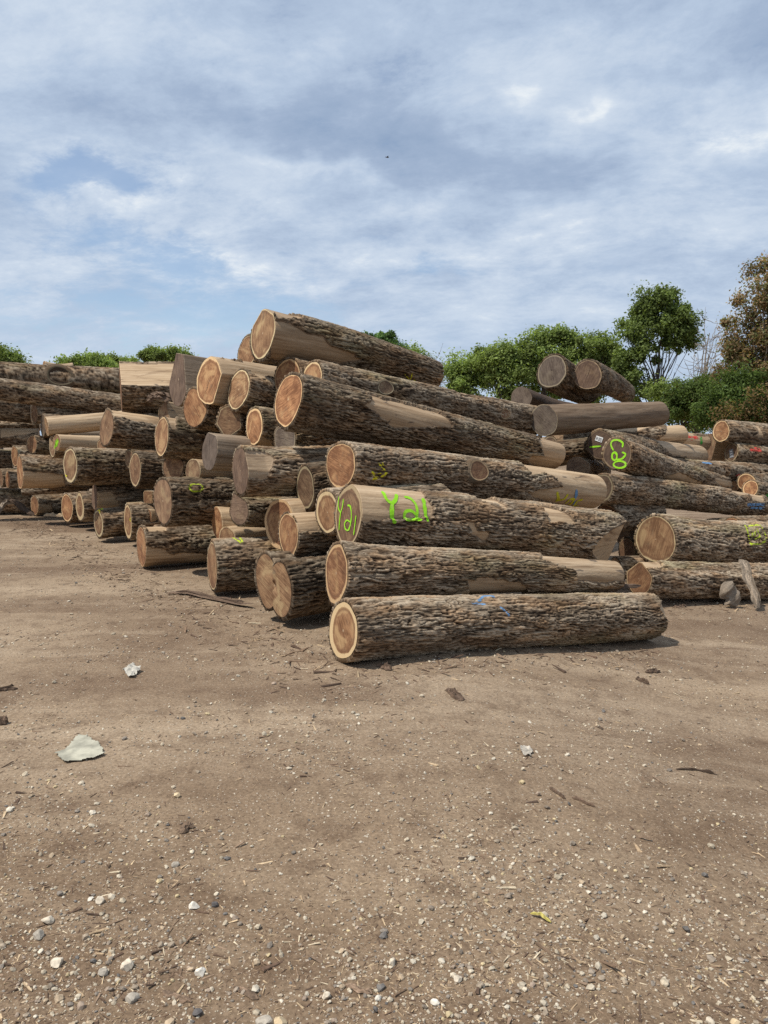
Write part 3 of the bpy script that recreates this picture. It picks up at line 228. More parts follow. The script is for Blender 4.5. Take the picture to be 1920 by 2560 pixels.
TREES = [
 {'name': 'leafy_tree', 'label': 'rounded green tree at the near end of the tree row, beside bare twigs', 'cat': 'tree', 'x': 6.8308, 'y': 62, 'blobs': [(-0.0747, 7.2858, 1.7917, 1.717), (-1.0078, 6.3526, 1.0452, 1.4931), (0.8585, 8.0323, 1.0452, 0.9705), (-0.0747, 5.4194, 1.8663, 1.4931)], 'leaf': (0.235, 0.3, 0.102), 'ncl': 69, 'per': 313, 'lsize': 0.12, 'trunk_r': 0.2, 'group': 'trees behind the log yard', 'crad': 0.5},
 {'name': 'leafy_tree', 'label': 'green tree with a gap showing its trunk, second in the row', 'cat': 'tree', 'x': 9.0668, 'y': 60, 'blobs': [(0.1806, 7.659, 1.3727, 1.4449), (-0.7225, 7.4784, 1.0837, 1.0837), (1.4449, 8.3815, 1.1559, 1.0837), (1.0837, 6.0335, 1.3727, 1.4449)], 'leaf': (0.215, 0.27, 0.092), 'ncl': 66, 'per': 313, 'lsize': 0.12, 'trunk_r': 0.2, 'group': 'trees behind the log yard', 'crad': 0.5},
 {'name': 'leafy_tree', 'label': 'tall-topped green tree third in the row, left behind the crowning logs', 'cat': 'tree', 'x': 12.1559, 'y': 61, 'blobs': [(0.3672, 8.4869, 1.6526, 1.6526), (1.469, 9.2213, 1.3221, 1.1017), (-0.3672, 7.2015, 1.469, 1.469), (1.1017, 6.8342, 1.469, 1.6526)], 'leaf': (0.235, 0.3, 0.102), 'ncl': 78, 'per': 323, 'lsize': 0.12, 'trunk_r': 0.22, 'group': 'trees behind the log yard', 'crad': 0.5},
 {'name': 'leafy_tree', 'label': 'broad green tree behind the two crowning logs', 'cat': 'tree', 'x': 15.5689, 'y': 60, 'blobs': [(-0.1806, 7.8397, 1.8061, 1.6255), (1.0837, 8.5621, 1.4449, 1.3004), (-1.2643, 8.5621, 1.0114, 1.0114), (2.1674, 7.1172, 1.4449, 1.4449), (0.3612, 6.0335, 2.1674, 1.3004)], 'leaf': (0.215, 0.27, 0.092), 'ncl': 90, 'per': 323, 'lsize': 0.12, 'trunk_r': 0.22, 'group': 'trees behind the log yard', 'crad': 0.5},
 {'name': 'leafy_tree', 'label': 'tallest green tree with open crown and several dark stems', 'cat': 'tree', 'x': 20.1132, 'y': 58, 'blobs': [(0.0, 11.4182, 1.5713, 1.3269), (1.5713, 10.7897, 1.4666, 1.2571), (-1.0476, 10.0913, 1.4666, 1.1174), (1.5713, 9.0437, 1.5713, 0.9079), (-2.0951, 9.7421, 0.838, 0.6984), (2.6189, 9.3929, 0.7682, 0.6285), (-0.873, 8.1708, 1.1872, 1.0476), (-2.0951, 6.9486, 1.0476, 1.3967), (-1.0476, 5.7265, 1.3967, 1.1872)], 'leaf': (0.17, 0.218, 0.078), 'ncl': 102, 'per': 313, 'lsize': 0.12, 'trunk_r': 0.22, 'group': 'trees behind the log yard', 'lean': (0.6, 0), 'twigs': 1, 'crad': 0.5},
 {'name': 'bare_tree', 'label': 'leafless thin tree between the tallest tree and the brown one', 'cat': 'tree', 'x': 22.2854, 'y': 56, 'blobs': [(1.0114, 9.4772, 0.944, 2.0903), (0.5057, 7.4543, 1.3486, 1.3486), (1.8543, 10.1515, 0.7417, 1.5172)], 'leaf': (0.215, 0.27, 0.092), 'ncl': 64, 'per': 0, 'lsize': 0.12, 'trunk_r': 0.15, 'group': 'trees behind the log yard', 'bark': 'pale', 'twigs': 5, 'crad': 0.5},
 {'name': 'brown_leaved_tree', 'label': 'big tree with dry brown leaves at the right edge', 'cat': 'tree', 'x': 22.46, 'y': 46, 'blobs': [(0.0, 9.9528, 1.5232, 2.0771), (-1.1078, 8.2912, 1.6616, 1.8001), (1.3847, 10.6452, 2.0771, 1.8001), (-1.5232, 7.4604, 1.2462, 1.3847), (-1.3847, 6.2141, 1.3847, 1.3847), (0.5539, 6.4911, 2.2155, 2.2155), (1.6616, 8.1527, 1.9386, 2.4925), (0.0, 4.2755, 1.3847, 1.1078)], 'leaf': (0.31, 0.215, 0.13), 'ncl': 157, 'per': 399, 'lsize': 0.09, 'trunk_r': 0.3, 'group': 'trees behind the log yard', 'bark': 'pale', 'twigs': 3, 'mixcol': ((0.18, 0.195, 0.09), 0.3), 'crad': 0.5},
 {'name': 'shrub', 'label': 'dense dark green shrub under the bare tree', 'cat': 'shrub', 'x': 20.1987, 'y': 50, 'blobs': [(-0.301, 4.3177, 1.5051, 1.2041), (0.9031, 3.8661, 1.5051, 1.0536), (-1.2041, 3.8661, 1.0536, 0.9031), (0.602, 5.3713, 0.7526, 0.6623)], 'leaf': (0.11, 0.155, 0.052), 'ncl': 72, 'per': 342, 'lsize': 0.09, 'trunk_r': 0.12, 'group': 'undergrowth shrubs', 'mixcol': ((0.1, 0.1, 0.04), 0.12), 'crad': 0.5},
 {'name': 'shrub', 'label': 'brighter green shrub behind the far end of the level brown log', 'cat': 'shrub', 'x': 21.0018, 'y': 54, 'blobs': [(-0.1626, 3.6855, 1.6255, 1.1704), (-1.463, 4.6608, 1.1054, 1.1054), (0.8128, 3.3604, 1.6255, 0.9753)], 'leaf': (0.215, 0.27, 0.092), 'ncl': 60, 'per': 313, 'lsize': 0.09, 'trunk_r': 0.12, 'group': 'undergrowth shrubs', 'crad': 0.5},
 {'name': 'shrub', 'label': 'brownish shrub at the right edge under the brown-leaved tree', 'cat': 'shrub', 'x': 19.7712, 'y': 40, 'blobs': [(0.0, 3.5049, 0.8669, 0.7706), (-1.2041, 3.1437, 1.2041, 0.578)], 'leaf': (0.22, 0.15, 0.08), 'ncl': 45, 'per': 313, 'lsize': 0.078, 'trunk_r': 0.1, 'group': 'undergrowth shrubs', 'mixcol': ((0.05, 0.075, 0.025), 0.4), 'crad': 0.5},
 {'name': 'shrub', 'label': 'deep green shrub left under the brown-leaved tree', 'cat': 'shrub', 'x': 19.6291, 'y': 44, 'blobs': [(0.1325, 4.4441, 1.1921, 1.1921), (-0.5298, 3.3845, 1.3245, 0.9272), (1.0596, 4.709, 1.0596, 1.0596)], 'leaf': (0.11, 0.155, 0.052), 'ncl': 69, 'per': 342, 'lsize': 0.084, 'trunk_r': 0.12, 'group': 'undergrowth shrubs', 'crad': 0.5},
 {'name': 'pine_tree', 'label': 'dark dense evergreen crown peeking over the topmost log', 'cat': 'tree', 'x': 0.0421, 'y': 70, 'blobs': [(0.0, 9.5231, 1.5172, 1.0957), (-1.2643, 9.6917, 0.9272, 0.6743), (1.0536, 8.9753, 1.0957, 0.9272), (0.0, 7.9217, 2.1072, 1.2643)], 'leaf': (0.12, 0.19, 0.075), 'ncl': 75, 'per': 313, 'lsize': 0.12, 'trunk_r': 0.2, 'group': 'trees behind the log yard', 'crad': 0.5},
 {'name': 'leafy_tree', 'label': 'small light green treetop beside the evergreen crown', 'cat': 'tree', 'x': 2.8212, 'y': 66, 'blobs': [(-0.1192, 8.2546, 0.8742, 0.7152), (0.596, 7.6586, 0.7152, 0.5563)], 'leaf': (0.235, 0.3, 0.102), 'ncl': 24, 'per': 228, 'lsize': 0.102, 'trunk_r': 0.15, 'group': 'trees behind the log yard', 'crad': 0.5},
 {'name': 'bare_tree', 'label': 'small leafless treetop right of the topmost log end', 'cat': 'tree', 'x': 4.0843, 'y': 64, 'blobs': [(0.0, 7.5754, 0.7706, 1.0018), (0.3853, 6.9974, 0.6936, 0.8477)], 'leaf': (0.215, 0.27, 0.092), 'ncl': 22, 'per': 0, 'lsize': 0.12, 'trunk_r': 0.08, 'group': 'trees behind the log yard', 'bark': 'pale', 'twigs': 4, 'crad': 0.5},
 {'name': 'leafy_tree', 'label': 'dark green treetop at the left picture edge', 'cat': 'tree', 'x': -29.7652, 'y': 60, 'blobs': [(-0.1806, 7.5603, 1.0837, 1.0837), (0.7225, 7.199, 0.9392, 0.7225), (-0.9031, 8.1021, 1.0837, 0.8669)], 'leaf': (0.17, 0.218, 0.078), 'ncl': 54, 'per': 313, 'lsize': 0.108, 'trunk_r': 0.2, 'group': 'trees behind the log yard', 'crad': 0.5},
 {'name': 'leafy_tree', 'label': 'low green treetop over the swirl-knotted log', 'cat': 'tree', 'x': -27.699, 'y': 72, 'blobs': [(-0.8669, 8.3188, 1.5605, 0.6069), (0.8669, 8.1888, 1.5605, 0.5202), (2.1674, 8.0154, 1.3004, 0.4335)], 'leaf': (0.235, 0.3, 0.102), 'ncl': 45, 'per': 285, 'lsize': 0.12, 'trunk_r': 0.18, 'group': 'trees behind the log yard', 'crad': 0.5},
 {'name': 'leafy_tree', 'label': 'green treetop over the flat-sawn log', 'cat': 'tree', 'x': -18.9958, 'y': 68, 'blobs': [(-1.0235, 8.355, 1.0644, 0.5731), (0.4094, 8.4778, 1.2282, 0.655), (1.4329, 8.1503, 0.8188, 0.7369)], 'leaf': (0.215, 0.27, 0.092), 'ncl': 45, 'per': 304, 'lsize': 0.12, 'trunk_r': 0.18, 'group': 'trees behind the log yard', 'crad': 0.5},
 {'name': 'leafy_tree', 'label': 'far small treetop between the two low left ones', 'cat': 'tree', 'x': -26.9235, 'y': 80, 'blobs': [(-0.3853, 9.2099, 0.6743, 0.4816), (0.9633, 8.9209, 1.2523, 0.4816)], 'leaf': (0.215, 0.27, 0.092), 'ncl': 21, 'per': 247, 'lsize': 0.12, 'trunk_r': 0.15, 'group': 'trees behind the log yard', 'crad': 0.5},
]


scene = bpy.context.scene
COL = scene.collection
rng = np.random.default_rng(7)
random.seed(7)

# ------------------------------------------------------------------ helpers
def link(o):
    COL.objects.link(o); return o

def mesh_arrays(name, V, F4=None, F3=None, smooth=True):
    """fast mesh from arrays; F4 quads (n,4), F3 triangles (m,3)"""
    V = np.asarray(V, np.float32)
    q = np.zeros((0, 4), np.int32) if F4 is None or len(F4) == 0 else np.asarray(F4, np.int32)
    t = np.zeros((0, 3), np.int32) if F3 is None or len(F3) == 0 else np.asarray(F3, np.int32)
    me = bpy.data.meshes.new(name)
    me.vertices.add(len(V)); me.vertices.foreach_set('co', V.ravel())
    me.loops.add(q.size + t.size)
    me.loops.foreach_set('vertex_index', np.concatenate([q.ravel(), t.ravel()]).astype(np.int32))
    me.polygons.add(len(q) + len(t))
    st = np.concatenate([np.arange(len(q)) * 4, q.size + np.arange(len(t)) * 3]).astype(np.int32)
    me.polygons.foreach_set('loop_start', st)
    me.polygons.foreach_set('use_smooth', np.full(len(q) + len(t), smooth))
    me.update(calc_edges=True)
    return me

def fattr(me, name, arr):
    a = me.attributes.new(name, 'FLOAT', 'POINT'); a.data.foreach_set('value', np.asarray(arr, np.float32).ravel())

def vattr(me, name, arr):
    a = me.attributes.new(name, 'FLOAT_VECTOR', 'POINT'); a.data.foreach_set('vector', np.asarray(arr, np.float32).ravel())

def cattr(me, name, arr):
    a = me.attributes.new(name, 'FLOAT_COLOR', 'POINT'); a.data.foreach_set('color', np.asarray(arr, np.float32).ravel())

def obj(name, me, parent=None, mats=(), loc=None):
    o = bpy.data.objects.new(name, me)
    for m in mats: me.materials.append(m)
    link(o)
    if parent is not None: o.parent = parent
    if loc is not None: o.location = loc
    return o

def tag(o, label=None, cat=None, group=None, kind=None):
    if label: o['label'] = label
    if cat: o['category'] = cat
    if group: o['group'] = group
    if kind: o['kind'] = kind
    return o

def empty(name, loc):
    o = bpy.data.objects.new(name, None); o.empty_display_size = .1; o.location = loc
    return link(o)

# ------------------------------------------------------------------ numpy noise
_P = np.random.default_rng(3).permutation(256).astype(np.int32)
_P = np.concatenate([_P, _P, _P])
_G = np.random.default_rng(4).normal(size=(256, 3)).astype(np.float32)
_G /= np.linalg.norm(_G, axis=1)[:, None]

def perlin(x, y, z):
    x = np.asarray(x, np.float32); y = np.asarray(y, np.float32); z = np.asarray(z, np.float32)
    xi = np.floor(x).astype(np.int32); yi = np.floor(y).astype(np.int32); zi = np.floor(z).astype(np.int32)
    xf = x - xi; yf = y - yi; zf = z - zi
    xi &= 255; yi &= 255; zi &= 255
    u = xf * xf * xf * (xf * (xf * 6 - 15) + 10); v = yf * yf * yf * (yf * (yf * 6 - 15) + 10); w = zf * zf * zf * (zf * (zf * 6 - 15) + 10)
    res = 0
    for dx in (0, 1):
        for dy in (0, 1):
            for dz in (0, 1):
                g = _G[_P[_P[_P[xi + dx] + yi + dy] + zi + dz]]
                d = g[..., 0] * (xf - dx) + g[..., 1] * (yf - dy) + g[..., 2] * (zf - dz)
                res = res + d * (u if dx else 1 - u) * (v if dy else 1 - v) * (w if dz else 1 - w)
    return res * 1.5

def fbm(x, y, z, o=4):
    r = 0; a = 1.; s = 1.; t = 0
    for k in range(o):
        r = r + a * perlin(x * s + 17.3 * k, y * s + 5.1 * k, z * s); t += a; a *= .5; s *= 2.03
    return r / t

_R3 = np.random.default_rng(5).random((256, 3)).astype(np.float32)

def voro(x, y, z):
    """F1, F2 of a jittered 3D grid and the id of the nearest cell"""
    xi = np.floor(x).astype(np.int32); yi = np.floor(y).astype(np.int32); zi = np.floor(z).astype(np.int32)
    f1 = np.full(x.shape, 9., np.float32); f2 = f1.copy(); cid = np.zeros(x.shape, np.int32)
    for dx in (-1, 0, 1):
        for dy in (-1, 0, 1):
            for dz in (-1, 0, 1):
                h = _P[_P[_P[(xi + dx) & 255] + ((yi + dy) & 255)] + ((zi + dz) & 255)]
                r = _R3[h]
                d = (xi + dx + r[..., 0] - x) ** 2 + (yi + dy + r[..., 1] - y) ** 2 + (zi + dz + r[..., 2] - z) ** 2
                m = d < f1
                f2 = np.where(m, f1, np.minimum(f2, d)); cid = np.where(m, h, cid); f1 = np.where(m, d, f1)
    return np.sqrt(f1), np.sqrt(f2), cid

def sst(a, b, x):
    t = np.clip((x - a) / (b - a), 0, 1); return t * t * (3 - 2 * t)

# ------------------------------------------------------------------ material helpers
class NT:
    def __init__(s, nt): s.nt = nt; nt.nodes.clear()
    def n(s, typ, **kw):
        nd = s.nt.nodes.new(typ)
        for k, v in kw.items():
            if k.startswith('i_'): nd.inputs[int(k[2:])].default_value = v
            else: setattr(nd, k, v)
        return nd
    def l(s, a, b): s.nt.links.new(a, b)
    def put(s, sock, v):
        if hasattr(v, 'is_linked') or hasattr(v, 'links'): s.l(v, sock)
        else: sock.default_value = v
    def math(s, op, a, b=0., c=0., clamp=False):
        nd = s.n('ShaderNodeMath', operation=op, use_clamp=clamp)
        s.put(nd.inputs[0], a); s.put(nd.inputs[1], b); s.put(nd.inputs[2], c); return nd.outputs[0]
    def mix(s, f, a, b, typ='RGBA', mode='MIX'):
        nd = s.n('ShaderNodeMix', data_type=typ)
        if typ == 'RGBA': nd.blend_type = mode; ia, ib, o = 6, 7, 2
        else: ia, ib, o = 2, 3, 0
        s.put(nd.inputs[0], f); s.put(nd.inputs[ia], col(a) if typ == 'RGBA' else a); s.put(nd.inputs[ib], col(b) if typ == 'RGBA' else b)
        return nd.outputs[o]
    def ramp(s, f, stops, interp='LINEAR'):
        nd = s.n('ShaderNodeValToRGB'); cr = nd.color_ramp; cr.interpolation = interp
        while len(cr.elements) < len(stops): cr.elements.new(.5)
        for e, (p, c) in zip(cr.elements, stops): e.position = p; e.color = col(c)
        s.put(nd.inputs[0], f); return nd.outputs[0]
    def mr(s, v, a, b, c=0., d=1., smooth=True):
        nd = s.n('ShaderNodeMapRange'); nd.interpolation_type = 'SMOOTHSTEP' if smooth else 'LINEAR'
        s.put(nd.inputs[0], v)
        for k, x in enumerate((a, b, c, d)): s.put(nd.inputs[k + 1], x)
        return nd.outputs[0]
    def noise(s, vec, scale, detail=4., rough=.55, dist=0., dim='3D', w=None):
        nd = s.n('ShaderNodeTexNoise', noise_dimensions=dim)
        if vec is not None: s.l(vec, nd.inputs['Vector'])
        if w is not None: s.put(nd.inputs['W'], w)
        nd.inputs['Scale'].default_value = scale; nd.inputs['Detail'].default_value = detail
        nd.inputs['Roughness'].default_value = rough; nd.inputs['Distortion'].default_value = dist
        return nd
    def attr(s, name, typ='GEOMETRY'): return s.n('ShaderNodeAttribute', attribute_name=name, attribute_type=typ)
    def vmul(s, v, xyz):
        nd = s.n('ShaderNodeVectorMath', operation='MULTIPLY'); s.l(v, nd.inputs[0]); nd.inputs[1].default_value = xyz; return nd.outputs[0]
    def vadd(s, v, b):
        nd = s.n('ShaderNodeVectorMath', operation='ADD'); s.l(v, nd.inputs[0]); s.put(nd.inputs[1], b); return nd.outputs[0]
    def out(s, base, rough=.85, height=None, bstr=.5, bdist=.01, spec=.25, sub=None):
        p = s.n('ShaderNodeBsdfPrincipled'); s.put(p.inputs['Base Color'], col(base) if isinstance(base, tuple) else base)
        s.put(p.inputs['Roughness'], rough); p.inputs['Specular IOR Level'].default_value = spec
        if height is not None:
            b = s.n('ShaderNodeBump'); b.inputs['Strength'].default_value = bstr; b.inputs['Distance'].default_value = bdist
            s.l(height, b.inputs['Height']); s.l(b.outputs[0], p.inputs['Normal'])
        o = s.n('ShaderNodeOutputMaterial'); s.l(p.outputs[0], o.inputs[0]); return p

def col(c):
    if isinstance(c, tuple) and len(c) == 3: return (*c, 1.)
    return c

def mat(name):
    m = bpy.data.materials.new(name); m.use_nodes = True; return m, NT(m.node_tree)

# ------------------------------------------------------------------ materials
def m_bark():
    m, t = mat('log_bark')
    co = t.attr('co').outputs['Vector']; h = t.attr('h').outputs['Fac']; peel = t.attr('peel').outputs['Fac']
    paint = t.attr('paint'); grey = t.attr('grey', 'OBJECT').outputs['Fac']; tone = t.attr('tone', 'OBJECT').outputs['Fac']; seed = t.attr('seed', 'OBJECT').outputs['Fac']
    cs = t.n('ShaderNodeCombineXYZ'); t.l(seed, cs.inputs[0]); t.l(seed, cs.inputs[1])
    cv = t.vadd(co, cs.outputs[0])
    fine = t.noise(t.vmul(cv, (14., 55., 55.)), 1., 5., .65).outputs[0]
    med = t.noise(t.vmul(cv, (3., 9., 9.)), 1., 4., .6).outputs[0]
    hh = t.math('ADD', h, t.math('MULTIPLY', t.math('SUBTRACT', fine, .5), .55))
    brk = t.ramp(hh, [(0., (.012, .0075, .0045)), (.24, (.036, .024, .015)), (.48, (.108, .077, .050)), (.76, (.205, .155, .106)), (1., (.36, .288, .205))])  # dark inner bark in the furrows, deepened with painted crease shade
    red = t.mix(t.mr(med, .42, .66), brk, t.mix(1., brk, (1.0, .84, .70), mode='MULTIPLY'))
    gry = t.mix(t.mr(t.noise(t.vmul(cv, (5., 16., 16.)), 1., 3., .6).outputs[0], .55, .72), red, t.mix(1., red, (1.12, 1.13, 1.16), mode='MULTIPLY'))
    dust = t.mix(t.mr(t.noise(t.vmul(cv, (1.1, 3., 3.)), 1., 4., .6).outputs[0], .52, .75, 0., .35), gry, (.17, .135, .10))
    dust = t.mix(t.mr(t.noise(t.vmul(t.vadd(cv, (4., 7., 1.)), (.8, 2.6, 2.6)), 1., 4., .6).outputs[0], .52, .74, 0., .45), dust, t.mix(1., dust, (.85, .97, .62), mode='MULTIPLY'))
    tn = t.n('ShaderNodeVectorMath', operation='SCALE'); t.l(dust, tn.inputs[0]); t.l(tone, tn.inputs['Scale'])
    bark = tn.outputs[0]
    # bare wood under the bark
    st = t.noise(t.vmul(cv, (1.6, 34., 34.)), 1., 5., .6, .3).outputs[0]
    bl = t.noise(t.vmul(cv, (1.3, 5., 5.)), 1., 4., .6, .8).outputs[0]
    w1 = t.ramp(st, [(.25, (.29, .185, .105)), (.5, (.49, .345, .205)), (.75, (.63, .475, .31))])
    w2 = t.mix(t.mr(bl, .56, .70, 0., .8), w1, t.mix(1., w1, (.52, .46, .42), mode='MULTIPLY'))
    w3 = t.mix(t.mr(t.noise(t.vmul(cv, (2.5, 8., 8.)), 1., 3., .5, 1.5).outputs[0], .66, .74, 0., .8), w2, (.075, .055, .042))
    wg = t.mix(t.math('MULTIPLY', grey, .85), w3, t.ramp(st, [(.28, (.045, .036, .029)), (.42, (.12, .10, .082)), (.7, (.25, .215, .18))]))
    wg = t.mix(t.mr(st, .30, .24, 0., .6), wg, (.07, .048, .033))
    fr = t.math('MULTIPLY', t.mr(peel, .4, .7), t.mr(peel, .995, .75))
    wg = t.mix(t.math('MULTIPLY', fr, .85), wg, (.11, .07, .045))
    wt = t.mix(t.mr(tone, .5, .95, 1., 0.), wg, t.mix(1., wg, (.36, .29, .245), mode='MULTIPLY'))
    pk = t.mr(peel, .4, .6)
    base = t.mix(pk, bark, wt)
    pf = t.math('MULTIPLY', paint.outputs['Alpha'], t.mr(t.math('ADD', h, t.math('MULTIPLY', fine, .6)), .72, .95))
    base = t.mix(pf, base, paint.outputs['Color'])
    hb = t.mix(pk, t.math('MULTIPLY', fine, 1.), t.math('MULTIPLY', st, .35), 'FLOAT')
    t.out(base, t.mix(pk, .92, .7, 'FLOAT'), hb, .85, .012, .15)
    return m

def m_cap():
    m, t = mat('sawn_wood')
    co = t.attr('uvw').outputs['Vector']; rad = t.attr('rad').outputs['Fac']
    O = lambda n: t.attr(n, 'OBJECT').outputs['Fac']
    heart, age, dark, crack, seed = O('heart'), O('age'), O('dark'), O('crack'), O('seed')
    rot = t.n('ShaderNodeVectorRotate', rotation_type='Z_AXIS'); t.l(co, rot.inputs['Vector']); t.l(seed, rot.inputs['Angle'])
    cs = t.n('ShaderNodeCombineXYZ'); t.l(seed, cs.inputs[2])
    v = t.vadd(rot.outputs[0], cs.outputs[0])
    big = t.noise(v, 1.6, 4., .6, .6).outputs[0]
    saw = t.noise(t.vmul(v, (2., 26., 1.)), 1., 4., .65, .25).outputs[0]
    fine = t.noise(v, 22., 4., .6).outputs[0]
    rw = t.math('ADD', rad, t.math('MULTIPLY', t.math('SUBTRACT', big, .5), .16))
    ring = t.math('SINE', t.math('MULTIPLY', rw, 85.))
    ring = t.math('MULTIPLY', t.math('ADD', ring, 1.), .5)
    hb = t.mr(t.math('ADD', big, t.math('MULTIPLY', t.math('SUBTRACT', saw, .5), 1.35)), .3, .72)
    heartc = t.mix(hb, (.190, .094, .047), (.40, .225, .115))
    heartc = t.mix(t.math('MULTIPLY', ring, .22), heartc, (.20, .105, .06))
    g2 = t.noise(t.vadd(v, (8.1, 4.4, 2.)), 1.1, 4., .6, .9).outputs[0]
    heartc = t.mix(t.mr(g2, .50, .66, 0., .75), heartc, t.mix(saw, (.38, .235, .115), (.56, .385, .205)))
    heartc = t.mix(t.mr(g2, .47, .34, 0., .6), heartc, t.mix(1., heartc, (.62, .56, .52), mode='MULTIPLY'))
    # darker band at the edge of the heartwood
    eb = t.math('SUBTRACT', 1., t.mr(t.math('ABSOLUTE', t.math('SUBTRACT', rw, t.math('SUBTRACT', heart, .07))), 0., .09))
    heartc = t.mix(t.math('MULTIPLY', eb, .7), heartc, (.17, .085, .045))
    sap = t.mix(fine, (.56, .40, .215), (.70, .53, .315))
    c = t.mix(t.mr(rw, t.math('SUBTRACT', heart, .015), t.math('ADD', heart, .02)), heartc, sap)
    gr = t.mix(hb, (.095, .078, .066), (.185, .158, .135))
    gr = t.mix(t.math('MULTIPLY', ring, .18), gr, (.06, .05, .044))
    gr = t.mix(t.mr(rw, t.math('SUBTRACT', heart, .02), t.math('ADD', heart, .03), 0., .75), gr, (.34, .27, .19))
    c = t.mix(age, c, gr)
    # medullary rays, mud smears
    nrm = t.n('ShaderNodeVectorMath', operation='NORMALIZE'); t.l(v, nrm.inputs[0])
    ray = t.noise(t.vmul(nrm.outputs[0], (9., 9., 1.)), 1., 5., .7).outputs[0]
    c = t.mix(t.math('MULTIPLY', t.mr(ray, .50, .72), t.mr(rad, .15, .5, 0., .45)), c, t.mix(1., c, (.45, .40, .36), mode='MULTIPLY'))
    mud = t.noise(t.vadd(v, (3.3, 1.7, 0.)), 2.2, 5., .65, .5).outputs[0]
    c = t.mix(t.mr(mud, .54, .74, 0., .5), c, (.17, .125, .085))
    sn = t.math('SINE', t.math('MULTIPLY', seed, 7.3))
    c = t.mix(t.mr(sn, -1., 1., smooth=False), t.mix(1., c, (1.06, .93, .84), mode='MULTIPLY'), t.mix(1., c, (.90, .96, .98), mode='MULTIPLY'))
    # pith and cracks
    c = t.mix(t.mr(rw, .02, .05, .5, 0.), c, (.55, .42, .27))
    sp = t.n('ShaderNodeSeparateXYZ'); t.l(v, sp.inputs[0])
    yy = t.math('ABSOLUTE', t.math('ADD', sp.outputs[1], t.math('MULTIPLY', t.math('SUBTRACT', t.noise(v, 3.5, 3.).outputs[0], .5), .2)))
    ck = t.math('MULTIPLY', t.math('SUBTRACT', 1., t.mr(yy, .004, .018)), t.math('MULTIPLY', t.mr(sp.outputs[0], -.25, -.1), t.mr(sp.outputs[0], .75, .45)))
    ck = t.math('MULTIPLY', ck, crack)
    c = t.mix(ck, c, (.02, .013, .01))
    sc = t.n('ShaderNodeVectorMath', operation='SCALE'); t.l(c, sc.inputs[0]); t.l(dark, sc.inputs['Scale'])
    hgt = t.math('ADD', t.math('MULTIPLY', saw, .7), t.math('SUBTRACT', t.math('MULTIPLY', fine, .3), ck))
    t.out(sc.outputs[0], .8, hgt, .5, .006, .2)
    return m

def m_flat(name, c, rough=.6, noise=0., scale=40.):
    m, t = mat(name)
    if noise:
        tc = t.n('ShaderNodeTexCoord').outputs['Object']
        nz = t.noise(tc, scale, 4., .6).outputs[0]
        b = t.mix(t.mr(nz, .3, .7), tuple(x * (1 - noise) for x in c), tuple(min(1, x * (1 + noise)) for x in c))
        t.out(b, rough, nz, .3, .004)
    else: t.out(c, rough)
    return m

